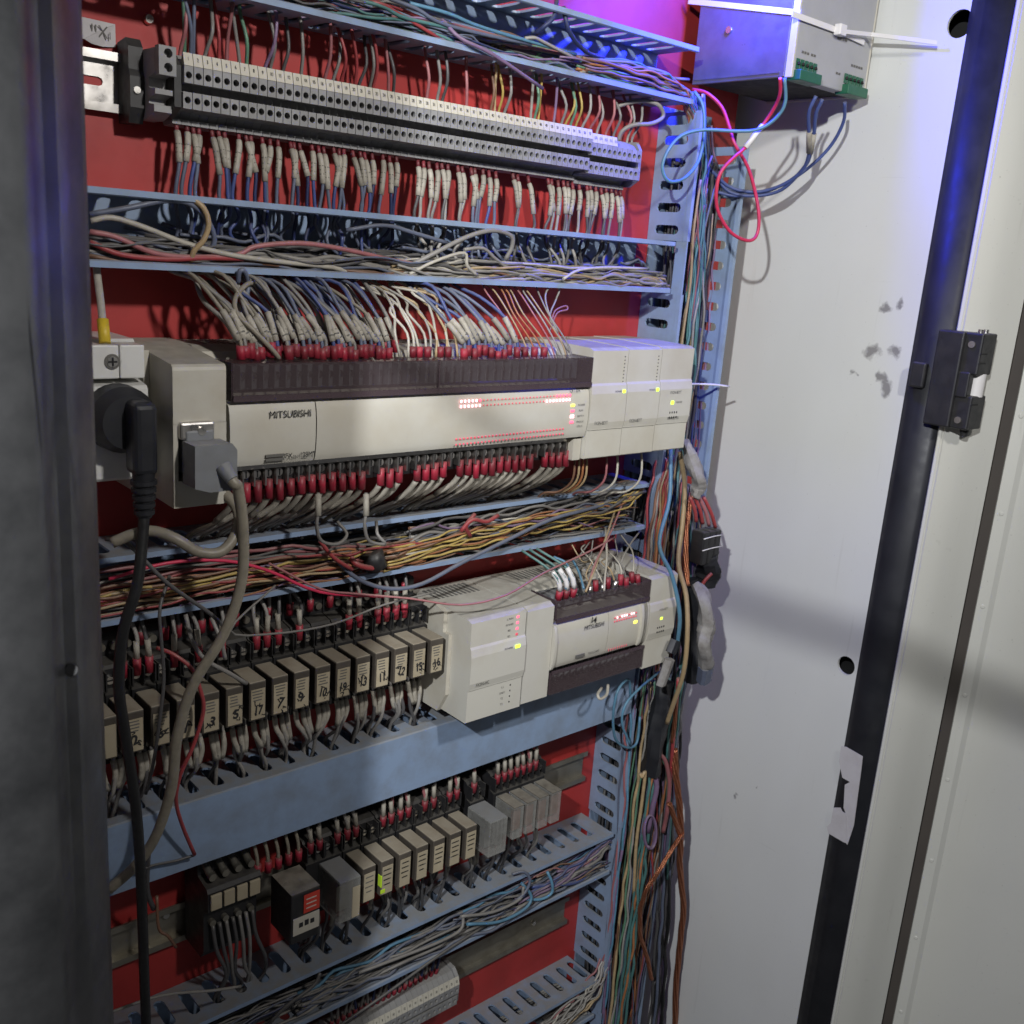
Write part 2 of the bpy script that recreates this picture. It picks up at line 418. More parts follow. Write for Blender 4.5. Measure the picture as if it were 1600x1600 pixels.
# right side wall with two round holes near its front edge
h1 = PX(1500, 37, 612); h2 = PX(1322, 1040, 612)
T = lambda u, v, t: mm(t, u, v)
cells = []
yF, yB = -216.0, 46.0
zc = sorted([h1.z * 1000, h2.z * 1000])
ya = -186.0
cells.append(((ya, yB, -950, 600), None))
zs = [-950, zc[0] - 20, zc[0] + 20, zc[1] - 20, zc[1] + 20, 600]
for i in range(5):
    cen = {1: h2, 3: h1}.get(i)
    if cen is None: cells.append(((yF, ya, zs[i], zs[i + 1]), None))
    else: cells.append(((yF, ya, zs[i], zs[i + 1]), ring(cen.y * 1000, cen.z * 1000, 9.6 if i == 1 else 11.5, 20)))
sw = structure(MB().holes(cells, T, 612, 615).build('side_wall', 'wall_paint'))
MB().box(640, 642, -230, 46, -950, 600).build('outer_skin', 'dark_gap', sw)
# front rim: dark rubber seal, frame column
prof = [(612.3, -214), (609, -221), (606.5, -229), (607.5, -238), (610.5, -246), (613.5, -251), (622, -251), (622, -214)]
seal = tag(MB().prism_z(prof, -950, 600).build('rubber_seal', 'black_rubber'), 'black rubber seal strip along the front edge of the white side wall', 'seal')
for p in seal.data.polygons: p.use_smooth = len(p.vertices) == 4
col = [(613.6, -251.5), (611, -253.5), (611.5, -255.8), (613.5, -256.5), (612.5, -258.6), (615, -260.5), (622, -266), (632, -271.5), (645, -277), (655, -282), (660, -285), (668, -281), (690, -270), (690, -240), (622.5, -240), (622.5, -251.5)]
frame = tag(soften(MB().prism_z(col, -950, 600).build('frame_column', 'frame_paint'), .5), 'pale grey folded metal frame column carrying the black hinge', 'frame')
# the open door with its folded lip and spot welds
dr = thing('cabinet_door', 'pale grey open cabinet door at the right with a spot-welded lip', 'door', mm(700, -330, -950))
dp = [(668, -293.5), (671.5, -303), (676, -306.5), (676.8, -309.5), (700, -345), (760, -430), (800, -490), (803, -487), (763, -427), (704, -341), (690, -318), (680, -300), (671, -291.5)]
soften(MB().prism_z(dp, -950, 600).build('door_panel', 'frame_paint', dr), .5)
for k in range(9):
    q = mm(669.9, -298.6, 130 - k * 92)
    n_ = Vector((-.94, -.35, 0)).normalized()
    MB().cyl(q - n_ * .0002, q + n_ * .0007, 2.6, 1.4, 10).build('spot_weld', 'frame_paint', dr)
# dark strip painting in the shaded gap between door lip and column
MB().prism_z([(672, -262), (700, -300), (703, -298), (675, -260)], -950, 600).build('hinge_gap_strip', 'gap_shade', dr)
# hinge on the column
hg = thing('hinge', 'black hinge block with a white pin on the frame column', 'hinge', P(1490, 670, -268))
hx = []
hp0 = P(1498, 518, -264); hp1 = P(1470, 668, -264)
zt, zb = hp0.z * 1000, hp1.z * 1000
xl = 612
MB().bbox(596, 616, -268, -244, zb, zt, 1.5).build('hinge_leaf', 'black_plastic', hg)
MB().bbox(600, 627, -283, -266, zt - 36, zt, 1.5).build('upper_knuckle', 'black_plastic', hg)
MB().bbox(600, 627, -283, -266, zb, zb + 30, 1.5).build('lower_knuckle', 'black_plastic', hg)
MB().bbox(598, 607, -278, -266, zb + 28, zt - 34, 1.2).build('hinge_web', 'black_plastic', hg)
MB().cyl(mm(616, -277, zb + 29), mm(616, -277, zt - 35), 6.8, n=16).build('hinge_pin', 'nylon', hg)
for zz in (zb + 8, zt - 10): MB().cyl(mm(600.2, -274, zz), mm(598.8, -274, zz), 3.0, n=12).build('screw', 'zinc_dull', hg)
for zz in (zb + 22, zt - 26, zt - 18): MB().box(599.6, 612, -283.5, -282.6, zz, zz + 1.2).build('groove', 'dark_gap', hg)
MB().cyl(mm(614, -275, zb + 1), mm(614, -275, zb - 7), 4.5, 3.5, n=14).build('pin_cap', 'black_plastic', hg)
for dx in (-6, 4): MB().cyl(mm(616 + dx, -275, zt - .5), mm(616 + dx, -275, zt + 3), 2.4, n=10).build('screw', 'screw', hg)
# small black catch on the seal
tag(MB().bbox(600.5, 607.5, -236, -222, 56, 79, 2, 3).build('rubber_stop', 'black_plastic'), 'small black rubber stop on the seal beside the grease marks', 'stop')
# torn paper tape on the seal
tp = thing('torn_tape', 'torn white paper tape stuck on the lower black seal', 'tape', PX(1310, 1310, 606))
def sheet(pix, x, parent, name, m, th=0.5):
    v = [PX(a, b, x) for a, b in pix]
    n = len(v); w2 = [p + mm(th, 0, 0) for p in v]
    return MB().add(v + w2, [list(range(n)), list(range(2 * n - 1, n - 1, -1))] + [(i, i + n, (i + 1) % n + n, (i + 1) % n) for i in range(n)]).build(name, m, parent)
sheet([(1314, 1166), (1322, 1167), (1348, 1182), (1346, 1200), (1334, 1290), (1324, 1320), (1317, 1312), (1321, 1270), (1318, 1262), (1320, 1226), (1328, 1222), (1316, 1215), (1311, 1190)], 605.2, tp, 'upper_flap', 'paper_tape')
sheet([(1302, 1262), (1313, 1262), (1316, 1268), (1322, 1272), (1324, 1318), (1318, 1316), (1294, 1302), (1292, 1292), (1298, 1286)], 604.4, tp, 'lower_flap', 'paper_tape')
# left front post, close to the lens
pp = [(-136.5, -250), (-139, -243), (-150, -240), (-260, -240), (-260, -330), (-182, -330), (-176, -322), (-171, -316), (-166, -313.5), (-160, -306), (-152, -296), (-148, -284), (-142, -270), (-138.5, -257)]
post = MB().prism_z(pp, -900, 600).build('front_post', 'post_paint')
for p in post.data.polygons: p.use_smooth = len(p.vertices) == 4
tag(post, 'dark grey scuffed cabinet post standing blurred at the left edge', 'post')
rod = tag(MB().tube([mm(-262, -318, 300), mm(-272, -420, 292), mm(-268, -530, 286), mm(-250, -620, 279), mm(-222, -720, 268), mm(-190, -820, 256)], 4.6, 10, 4).build('shadow_rod', 'zinc_dull'), 'thin grey rod added out of view to cast a soft shadow band', 'rod')  # out-of-view rod added so its shadow band falls across the side wall
MB().cyl(P(112, 1047, -316), P(112, 1047, -318), 2.6, 2.2, n=12).build('rivet', 'post_paint', post)

# ---------------------------------------------------------------- wiring ducts
DEP = 50.0
def slot_cells(a0, a1, b0, b1, pitch, sl0, sl1, sw, off=0.0, skip=()):
    """cells along a, slot between b=sl0..sl1 of width sw"""
    cells = []; a = a0; k = 0
    while a < a1 - 1:
        e = min(a + pitch, a1)
        if e - a > sw * 1.6 and k not in skip: cells.append(((a, e, b0, b1), stadium((a + e) / 2, (sl0 + sl1) / 2, sw, sl1 - sl0)))
        else: cells.append(((a, e, b0, b1), None))
        a = e; k += 1
    return cells
def hduct(label, z0, z1, x0, x1, lid=False, cut=0, seen='both'):
    d = thing('wiring_duct', label, 'wiring duct', mm((x0 + x1) / 2, -DEP / 2, z0))
    MB().box(x0, x1, -2.0, -0.3, z0 + 1.9, z1 - 1.9).build('base', 'duct', d)
    Th = lambda u, v, t: mm(u, v, t)
    for nm, za, zb_ in (('upper_wall', z1 - 1.8, z1), ('lower_wall', z0, z0 + 1.8)):
        cells = slot_cells(x0, x1, -DEP + 0.0, -0.3, 20, -DEP + 11, -8, 8.6)
        MB().holes(cells, Th, za, zb_).build(nm, 'duct', d)
    # thickened rims along the front edges
    for nm, za, s_ in (('upper_rim', z1, -1), ('lower_rim', z0, 1)):
        pr = [(-DEP - .2, za + .3 * -s_), (-DEP - .2, za + s_ * 3.4), (-DEP + 1.4, za + s_ * 4.2), (-DEP + 4.5, za + s_ * 3.0), (-DEP + 5.5, za + s_ * 1.9), (-DEP + 5.5, za + .3 * -s_)]
        if not lid: MB().prism(pr, x0, x1).build(nm, 'duct', d)
    if lid:
        pr = [(-DEP - 3.2, z0 - 2.2), (-DEP - 3.2, z1 + 2.2), (-DEP - 1.8, z1 + 3.0), (-DEP + 7, z1 + 3.0), (-DEP + 7, z1 + 1.2), (-DEP - .6, z1 + 1.2), (-DEP - .6, z0 - 1.2), (-DEP + 7, z0 - 1.2), (-DEP + 7, z0 - 3.0), (-DEP - 1.8, z0 - 3.0)]
        MB().prism(pr, x0, x1 + 3).build('lid', 'duct', d)
    return d
D1 = hduct('topmost open blue-grey wiring duct above the numbered terminal strip', 287.5, 334, -110, 461)
D2 = hduct('open blue-grey wiring duct between the terminal strip and the long controller', 122.5, 168, -110, 458)
D3 = hduct('open blue-grey wiring duct below the long controller, full of coloured wires', -106, -60, -110, 458)
D4 = hduct('blue-grey wiring duct closed with a smooth lid under the small controller', -303, -254, -110, 462, lid=True)
D5 = hduct('open blue-grey slotted wiring duct under the lower relay row', -497, -448, -110, 463)
D6 = hduct('blue-grey slotted wiring duct at the bottom edge of the picture', -684, -634, -110, 464)
# vertical duct: left wall (X=474) and right wall (X=550)
vd = thing('vertical_wiring_duct', 'tall vertical blue-grey wiring duct holding the coloured wire bundle', 'wiring duct', mm(512, -25, -880))
zv0, zv1 = -880, 290
MB().box(476, 548, -2.0, -0.3, zv0, zv1).build('base', 'duct', vd)
def vwall(x, nm, z0, z1, m='duct', inner=1):
    Tv = lambda u, v, t: mm(t, v, u)
    cells = slot_cells(z0, z1, -DEP, -0.3, 20, -DEP + 12, -8.5, 8.2)
    MB().holes(cells, Tv, x, x + 1.8).build(nm, m, vd)
    r = [(x - .3, -DEP - .2), (x - .3, -DEP + 5), (x + 2.2, -DEP + 5), (x + 4.2, -DEP + 3.5), (x + 3.6, -DEP - .2)] if inner > 0 else [(x + 2.1, -DEP - .2), (x + 2.1, -DEP + 5), (x - .4, -DEP + 5), (x - 2.4, -DEP + 3.5), (x - 1.8, -DEP - .2)]
    MB().prism_z(r, z0, z1).build(nm.replace('wall', 'rim'), 'duct', vd)
# left wall is cut where the horizontal ducts feed in
for za, zb_ in ((zv0, -686), (-632, -499), (-446, -305), (-250, -108), (-58, 121), (169.5, 284)):
    vwall(474, 'left_wall', za, zb_)
for za, zb_ in ((-684, -634), (-497, -448), (-303, -254), (-106, -60), (122.5, 168)):
    MB().box(474.2, 475.8, -DEP, -DEP + 13, za - 2.5, zb_ + 2.5).build('wall_bridge', 'duct', vd)
vwall(548, 'right_wall', zv0, 262, inner=-1)
tie = thing('cable_tie', 'white cable tie poking out beside the vertical duct toward the side wall', 'cable tie', P(1100, 601, -56))
MB().tube([P(1072, 600, -58), P(1095, 600, -58), P(1118, 601, -58), P(1140, 604, -58)], 1.3, 6, 3, .4).build('strap', 'nylon', tie)

# ---------------------------------------------------------------- DIN rails
def rail(label, x0, x1, zc_, m='zinc', slots=True):
    r = thing('mounting_rail', label, 'rail', mm((x0 + x1) / 2, -4, zc_ - 17.5))
    Th = lambda u, v, t: mm(u, t, v)
    cells = slot_cells(x0, x1, zc_ - 12.5, zc_ + 12.5, 25, zc_ - 2.6, zc_ + 2.6, 15) if slots else [((x0, x1, zc_ - 12.5, zc_ + 12.5), None)]
    cells2 = []
    for c, h in cells:
        cells2.append((c, stadium((c[0] + c[1]) / 2, zc_, 15, 5.2) if h else None))
    MB().holes(cells2, Th, -1.4, -0.4).build('web', m, r)
    for s_ in (-1, 1):
        pr = [(-0.4, zc_ + s_ * 12.4), (-7.5, zc_ + s_ * 12.4), (-7.5, zc_ + s_ * 17.5), (-6.5, zc_ + s_ * 17.5), (-6.5, zc_ + s_ * 13.4), (-0.4, zc_ + s_ * 13.4)]
        MB().prism(pr, x0, x1).build('flange', m, r)
    return r
rail('shiny slotted zinc mounting rail carrying the top terminal strip', -110, 420, 232)
rail('zinc mounting rail behind the white socket and long controller', -110, 455, 30)
rail('zinc mounting rail behind the upper relay row', -110, 455, -175)
rail('dull zinc mounting rail behind the lower relay row', -110, 456, -385, 'zinc_dull', False)
rail('dull zinc mounting rail behind the bottom numbered terminal strip', -110, 450, -563, 'zinc_dull', False)
for px, py, w_ in ((258, 1428, 0), (832, 1441, 0), (231, 30, 0)):
    q = P(px, py, -1)
    tag(MB().cyl(q, q + mm(0, -3, 0), 3.2, 2.6, 12).build('panel_screw', 'screw'), {258: 'small screw on the dull rail beside the black cable', 832: 'small screw on the lowest dull rail near the vertical duct', 231: 'small screw on the red panel under the topmost duct'}[px], 'screw')

# ---------------------------------------------------------------- top terminal strip
def make_terminal(label, num, marked=True):
    t = thing('terminal_block', label, 'terminal block', (0, 0, 0), 'terminal blocks of the top strip')
    w_ = 5.95
    # local frame: X 0..w, Y front negative, Z relative to the rail centre
    body = [(-8, -17), (-8, 17), (-14, 21), (-30, 19.5), (-38, 12), (-38, 4.5), (-27, 4.0), (-27, -1.0), (-36, -1.5), (-36, -11.5), (-24, -12.5), (-21, -16.5), (-25, -17), (-25, -20), (-12, -21)]
    MB().prism(body, 0, w_).build('body', 'terminal_grey', t)
    Th = lambda u, v, tt: mm(u, tt, v)
    MB().holes([((0.1, w_ - .1, 2.8, 12.6), ring(w_ / 2, 7.4, 2.05))], Th, -43.5, -38).build('screw_face', 'terminal_grey', t)
    MB().holes([((0.1, w_ - .1, -11.8, -2.2), ring(w_ / 2, -6.8, 2.05))], Th, -41.5, -36).build('screw_face', 'terminal_grey', t)
    MB().cyl(mm(w_ / 2, -38.1, 7.4), mm(w_ / 2, -38.4, 7.4), 1.9, n=10).build('screw', 'dark_gap', t)
    MB().cyl(mm(w_ / 2, -36.1, -6.8), mm(w_ / 2, -36.4, -6.8), 1.9, n=10).build('screw', 'dark_gap', t)
    if marked:
        mk_ = [(-43.2, 12.9), (-43.2, 13.6), (-37.0, 20.4), (-36.0, 20.2), (-36, 13.5)]
        mk_ = [(-43.6, 12.8), (-41.6, 20.2), (-40.4, 20.2), (-38.2, 12.8)]
        MB().prism(mk_, 0.08, w_ - .08).build('marker', 'marker_white', t)
    return t
base_t = make_terminal('', 1)
base_u = make_terminal('', 1, False)
TP = 6.19; TX0 = -6.0; TZ = 231.5
for k in range(67):
    n_ = k + 1
    marked = n_ <= 62
    x = TX0 + k * TP + (1.2 if n_ > 57 else 0)
    lab = '%s grey terminal block from the left in the top terminal strip' % ordn(n_)
    src = base_t if marked else base_u
    off = mm(x, 1.6 if n_ > 57 else 0, TZ - (2.2 if n_ > 57 else 0))
    if k == 0: t = base_t; t.location = off; t.matrix_world = Matrix.Translation(off); t['label'] = lab; LOC[t.name] = off
    elif n_ == 63: t = base_u; t.location = off; t.matrix_world = Matrix.Translation(off); t['label'] = lab; LOC[t.name] = off
    else: t = copy_tree(src, off, lab)
    if marked:
        text(str(n_), 3.3, x + 2.97, -42.75, TZ + 16.6 - (2.2 if n_ > 57 else 0), t, 'ink', 'number', tilt=-0.26, sx=.8)
# end clamp left of the strip
ec = thing('end_clamp', 'dark grey end clamp with two screw holes left of terminal one', 'end clamp', mm(-22, -8, 208))
MB().prism([(-2, 209), (-2, 256), (-16, 258), (-20, 253), (-20, 240), (-22, 236), (-22, 218), (-18, 209)], -31, -22).build('rear_body', 'black_plastic', ec)
MB().prism([(-8, 212), (-8, 252), (-38, 252), (-38, 238), (-28, 236), (-28, 230), (-38, 229), (-38, 226), (-28, 224), (-28, 221), (-36, 220), (-36, 216), (-24, 212)], -21.9, -11).build('body', 'terminal_grey', ec)
Th = lambda u, v, tt: mm(u, tt, v)
MB().holes([((-21.8, -11.1, 245, 253), ring(-16, 249, 2.7)), ((-21.8, -11.1, 236.5, 245), ring(-16, 241, 2.7))], Th, -44, -38.2).build('screw_face', 'terminal_grey', ec)
MB().prism([(-8, 214), (-8, 250), (-34, 250), (-40, 244), (-40, 220), (-28, 214)], -10.8, -6.4).build('end_plate', 'black_plastic', ec)
MB().cyl(mm(-27, -22, 228), mm(-27, -23.2, 228), 2.2, n=10).build('screw', 'screw', ec)
MB().prism([(-8, 212), (-8, 250), (-33, 250), (-36, 240), (-36, 220), (-26, 212)], 411.4, 414).build('end_plate', 'terminal_grey', ec) if False else None
tag(MB().prism([(-8, 212), (-8, 250), (-31, 250), (-36, 243), (-36, 218), (-26, 212)], 412.6, 416).build('end_plate', 'terminal_grey'), 'thin grey end plate closing the right end of the top terminal strip', 'end plate')
# paper sticker IJX1 on the panel
st = thing('paper_sticker', 'white paper sticker hand-marked IJX1 curling off the red panel', 'sticker', mm(-40, 0, 255))
a, b, c_, d_ = P(118, 24, -1), P(180, 38, -1), P(181, 74, -1.5), P(134, 64, -7)
q = [a, b, c_, P(160, 73, -2.5), P(143, 68, -5), P(132, 61, -7), P(120, 58, -5)]
MB().add(q + [p + mm(0, .4, 0) for p in q], [list(range(7)), list(range(13, 6, -1))] + [(i, (i + 1) % 7, (i + 1) % 7 + 7, i + 7) for i in range(7)]).build('paper', 'paper_tape', st)
c0 = P(155, 50, -4) * 1000
text('IJX', 10, c0.x, c0.y, c0.z, st, 'ink_grey', sx=.9, rot=0.02)
c0 = P(172, 57, -4) * 1000
text('1', 6, c0.x, c0.y, c0.z, st, 'ink_grey')
# ---------------------------------------------------------------- long controller
plc = thing('programmable_controller', 'long cream controller marked MITSUBISHI with rows of red lights', 'controller', mm(140, -50, -19))
ZT, ZB = 75.0, -18.0
# body: recessed terminal shelves above and below a proud middle
body = [(-8, ZB + 4), (-8, ZT), (-40, ZT), (-52, ZT - 3), (-56, 62), (-60, 50), (-70, 47), (-70, -3), (-62, -6), (-58, ZB + 4)]
MB().prism(body, -2, 318).build('body', 'cream', plc)
# slotted vents on the top: a row of dark slits, joined
v = MB()
for k in range(64): v.box(10 + k * 4.6, 12.2 + k * 4.6, -34, -14, ZT - 1, ZT + .25)
stuff(v.build('vent_slits', 'ink_grey', plc))
# left end block
cap = [(-8, ZB), (-8, ZT - 2), (-26, ZT - 2), (-58, ZT - 1), (-90, 71), (-95, 69), (-95, ZB), (-70, ZB - 2)]
capm = [(-8, ZB), (-8, ZT + 1), (-30, ZT + 1), (-82, 70.5), (-93, 69.5), (-94.5, 68), (-95, 66), (-95, 33.5), (-72, 33.5), (-72, -2), (-95, -2), (-95, ZB - 1), (-50, ZB)]
MB().prism(capm, -37, -3).build('end_block', 'cream', plc)
MB().box(-37, -34, -95, -72, -2.2, 33.7).build('port_cheek', 'cream', plc)
MB().box(-11, -2.8, -95, -72, -2.2, 33.7).build('port_cheek', 'cream', plc)
MB().box(-33.9, -11.1, -73, -71.5, -2, 33.4).build('port_recess', 'dark_gap', plc)
MB().bbox(-60, -40, -10, -2, 66, 79, 1).build('mounting_ear', 'cream', plc)
MB().cyl(mm(-50, -9.5, 73), mm(-50, -10.6, 73), 2.4, n=12).build('ear_hole', 'dark_gap', plc)
MB().prism([(-8, -20), (-8, 78), (-60, 74), (-60, -20)], -41, -37.2).build('side_plate', 'cream', plc)
for z in (20, 44): MB().box(-41.6, -40.9, -58, -10, z, z + 1.2).build('side_rib', 'cream', plc)
# front panels, slightly crowned
def crown(z0, z1, yb, yf, n=22):
    pr = [(yb, z0)]
    for k in range(n + 1):
        t = k / n; a = math.sin(math.pi * t) ** .14 if 0 < t < 1 else 0
        pr.append((yb + (yf - yb) * (0.55 + 0.45 * a), z0 + (z1 - z0) * t))
    pr.append((yb, z1)); return pr
fp = crown(1.5, 45.2, -70.2, -95.5)
soften(MB().prism(fp, -0.5, 60.6).build('front_door', 'cream_new', plc))
soften(MB().prism(fp, 61.4, 318).build('front_panel', 'cream_new', plc))
text('MITSUBISHI', 6.8, 41.5, -95.95, 36.2, plc, sx=.9)
MB().box(24, 37.5, -96.0, -95.4, 8.6, 10.4).build('logo_bar', 'ink_grey', plc)
MB().box(24, 37.5, -96.0, -95.4, 6.0, 7.8).build('logo_bar', 'ink_grey', plc)
BOLD = 0
text('FX', 5.4, 40.6, -96.0, 8.4, plc, 'ink', sx=.85)
text('2N', 3.0, 45.4, -96.0, 7.6, plc, 'ink')
text('-128MT', 5.4, 54.0, -96.0, 8.4, plc, 'ink', sx=.78)
BOLD = 0
text('TRANSISTOR UNIT', 2.4, 46, -95.6, 4.0, plc, 'ink_grey')
# smoked terminal cover: front sheet, top lip, ends
MB().box(1.5, 318.5, -95.2, -94.0, 47.5, 69.6).build('terminal_cover', 'smoke', plc)
MB().box(1.5, 318.5, -93.9, -74, 68.6, 69.6).build('cover_top', 'smoke', plc)
MB().box(1.5, 318.5, -96.0, -94.0, 45.6, 49.4).build('cover_hinge', 'smoke_edge', plc)
for x in (1.0, 318.2): MB().box(x, x + 1.2, -94.2, -70, 45.7, 69.7).build('cover_end', 'smoke_edge', plc)
MB().box(160, 161, -96.3, -93.9, 46, 69.9).build('cover_joint', 'smoke_edge', plc)
NT = 38
PIT = 8.1
def screw_term(x, y, z, parent, r=2.6, m='screw'):
    s_ = MB().cyl(mm(x, y, z), mm(x, y - 2.0, z), r, r * .9, 12).build('screw', m, parent)
    return s_
sc0 = bar0 = None
MB().box(4, 316, -74, -70.1, 50, 66).build('upper_terminal_strip', 'plug_grey', plc)
MB().box(4, 312, -79.6, -70.1, -16.5, 1.0).build('lower_terminal_strip', 'black_plastic', plc)
MB().box(3, 314, -84, -70.1, -1.6, 1.4).build('terminal_label_bar', 'zinc', plc)
def cpart(src, dx, dz, dy=0):
    c = src.copy(); COL.objects.link(c); c.parent = src.parent
    c.location = src.location + mm(dx, dy, dz); LOC[c.name] = LOC[src.name]; return c
s_u = MB().cyl(mm(9, -74, 59), mm(9, -76.5, 59), 2.9, 2.6, 12).build('screw', 'screw', plc)
s_l = MB().cyl(mm(9, -79.6, -5.2), mm(9, -82.2, -5.2), 2.9, 2.6, 12).build('screw', 'screw', plc)
d_l = MB().box(8.5, 9.5, -82.5, -82.3, -7.4, -3.0).build('screw_slot', 'dark_gap', plc)
b_l = MB().box(12.5, 13.7, -86.5, -79.7, -12.5, -1.8).build('barrier', 'zinc', plc)
b_u = MB().box(12.6, 13.6, -82, -74.1, 51, 66).build('barrier', 'plug_grey', plc)
for k in range(1, NT):
    for s_ in (s_u, s_l, d_l, b_l, b_u): cpart(s_, k * PIT, 0)
MB().box(309, 318, -90, -70, -17, 1.2).build('strip_end', 'cream', plc)
# lights
def leds(name, m, pts, parent, w_=1.5, h_=1.9, y=-96.1):
    b = MB()
    for x, z in pts: b.bbox(x - w_ / 2, x + w_ / 2, y, y + .8, z - h_ / 2, z + h_ / 2, .3, 1)
    return b.build(name, m, parent)
rows = [(38.9, 39.6), (35.0, 35.8)]
NL = 32
for ri, (za, zb_) in enumerate(rows):
    dim = []
    for k in range(NL):
        x = 182.5 + k * (294.8 - 182.5) / (NL - 1); z = za + (zb_ - za) * k / (NL - 1)
        lit = k < 6 or (ri == 1 and k >= 24) or (ri == 0 and k >= 27)
        if lit: leds('light', 'led_white' if (k < 5 or ri) else 'led_red', [(x, z)], plc, 1.7, 2.2)
        else: dim.append((x, z))
    leds('light_row', 'led_dim', dim, plc, 1.0, 1.4)
for za in (10.5, 6.4):
    leds('light_row', 'led_dim', [(180 + k * 3.55, za + k * .05) for k in range(NL)], plc, 1.5, 1.5)
for z, m in ((31.0, 'led_yellow'), (26.4, 'led_red'), (21.8, 'led_white'), (17.0, 'led_red')):
    leds('status_light', m, [(299, z)], plc, 4.4, 2.0 if m != 'led_white' else 2.8)
for z, s_ in ((31, 'POWER'), (26.4, 'RUN'), (21.8, 'BATT.V'), (17, 'PROG-E'), (13.4, 'CPU-E')):
    text(s_, 2.3, 308.5, -96.0, z, plc, 'ink_grey')
text('S', 6, 296, -96.1, 43.5, plc, rot=.3); text('0A', 4, 303, -96.1, 43.0, plc, rot=-.1)


# ---------------------------------------------------------------- extension modules and small controller
def module(label, x0, x1, z0, z1, yf=-95.0, mid=(0.27, 0.66), name='extension_module', m='cream_new'):
    t = thing(name, label, 'module', mm((x0 + x1) / 2, -50, z0))
    h = z1 - z0
    za, zb_ = z0 + h * mid[0], z0 + h * mid[1]
    prof = [(-8, z0), (-8, z1), (-40, z1 + 1), (yf + 6, z1), (yf + 1.0, z1 - 2), (yf + 1.0, zb_ + 2.5), (yf - .3, zb_ + .6), (yf - 1.6, zb_ - 6), (yf - 1.6, za + 6), (yf - .3, za + .3), (yf - .3, za - .4), (yf + .6, za - .6), (yf + .6, z0 + .8), (yf + 1.4, z0), ]
    MB().prism(prof, x0 + .35, x1 - .35).build('case', m, t)
    return t, za, zb_
e1, za, zb_ = module('first cream extension module against the right end of the long controller', 318.8, 362, -16, 77)
e2, _, _ = module('middle cream extension module of the three beside the long controller', 362, 405, -16, 77.6)
e3, _, _ = module('last cream extension module, green light mid face, by the vertical duct', 405, 449, -15.6, 78.2)
for e, x in ((e1, 362), (e2, 405)):
    text('FX2N-8EYT', 4.0, x - 29, -96.9, za + 5.5, e, 'ink_grey', sx=.8)
    text('POWER', 2.4, x - 11, -96.8, zb_ - 4.6, e, 'ink_grey')
    leds('light', 'led_green', [(x - 4, zb_ - 4.6)], e, 3.6, 3.0, -97)
    for zc_ in (za - 12, zb_ + 14):
        leds('number_print', 'ink', [(x - 4.2, zc_ + (k - 3.5) * 3.0) for k in range(8)], e, 1.4, .9, -94.35)
text('FX2N-8EYT', 3.8, 426, -96.9, zb_ - 8, e3, 'ink_grey', sx=.8)
leds('light', 'led_green', [(423, zb_ - 17)], e3, 4.0, 3.4, -97); text('POWER', 2.4, 432, -96.9, zb_ - 17, e3, 'ink_grey')
for r_ in range(2): leds('number_print', 'ink', [(421 + k * 3.1, zb_ - 26 - r_ * 4.5) for k in range(4)], e3, 1.3, 2.0, -96.9)
text('TRANSISTOR', 3.0, 426, -96.8, za + 5, e3, 'ink_grey', sx=.9)
MB().box(362 - 42.5, 362 - 1, -94.1, -93.9, za - .7, za - .2).build('seam', 'ink_grey', e1)
MB().box(405 - 42.5, 405 - 1, -94.1, -93.9, za - .7, za - .2).build('seam', 'ink_grey', e2)

# small controller below: communication module, base unit, end module
m1, za, zb_ = module('cream module with a stepped left side at the left end of the small controller', 208, 268, -231, -141, mid=(.33, .72), name='link_module')
MB().prism([(-8, -232), (-8, -139), (-50, -139), (-62, -143), (-62, -160), (-70, -160), (-70, -214), (-60, -232)], 204.5, 208.2).build('side_plate', 'cream', m1)
for k, z in enumerate((-146, -151.2, -156.4, -161.6)):
    leds('light', 'led_red' if k < 3 else 'led_dim', [(258, z)], m1, 2.6, 2.2, -94.6)
    text(('L RUN', 'POWER', 'RD', 'SD')[k], 2.4, 249, -94.6, z, m1, 'ink_grey')
leds('light', 'led_green', [(258, -171.5)], m1, 5.4, 3.0, -97.2); text('POWER', 2.6, 248, -96.9, -171.5, m1, 'ink_grey')
text('FX2N-HC', 4.0, 222, -96.7, za + 4, m1, 'ink_grey', sx=.85)
for k in range(4): leds('print_dot', 'ink', [(255, -207 - k * 5.2)], m1, 1.2, 1.6, -94.8); text(('L.I', 'UNIT', 'T2', 'T3')[k], 2.6, 246, -94.8, -207 - k * 5.2, m1, 'ink_grey')
sc2 = thing('small_controller', 'small cream controller marked MITSUBISHI with smoked terminal covers', 'controller', mm(370, -50, -232))
MB().prism([(-8, -231), (-8, -141), (-40, -140), (-88, -141), (-94, -144), (-94, -229), (-90, -231)], 269.5, 300).build('left_block', 'cream_new', sc2)
MB().prism([(-8, -229), (-8, -141), (-38, -141), (-52, -145), (-58, -152), (-66, -162), (-66, -204), (-58, -222), (-50, -229)], 300.2, 424).build('body', 'cream', sc2)
fp = crown(-206, -160.5, -66.2, -96)
soften(MB().prism(fp, 303, 369.6).build('front_door', 'cream_new', sc2))
soften(MB().prism(fp, 370.2, 423.5).build('front_panel', 'cream_new', sc2))
MB().prism(crown(-206, -160.5, -66.2, -98.5), 300.4, 303.2).build('door_edge', 'cream_new', sc2)
MB().prism(crown(-206, -160.5, -66.2, -98.5), 413, 416).build('door_edge', 'cream_new', sc2)
MB().prism(crown(-206, -160.5, -66.2, -96), 416.4, 425).build('end_strip', 'cream', sc2)
text('MITSUBISHI', 6.2, 350, -96.55, -171.5, sc2, sx=.82)
BOLD = 2
text('14', 8, 348, -96.7, -165.6, sc2, rot=.1)
BOLD = 0
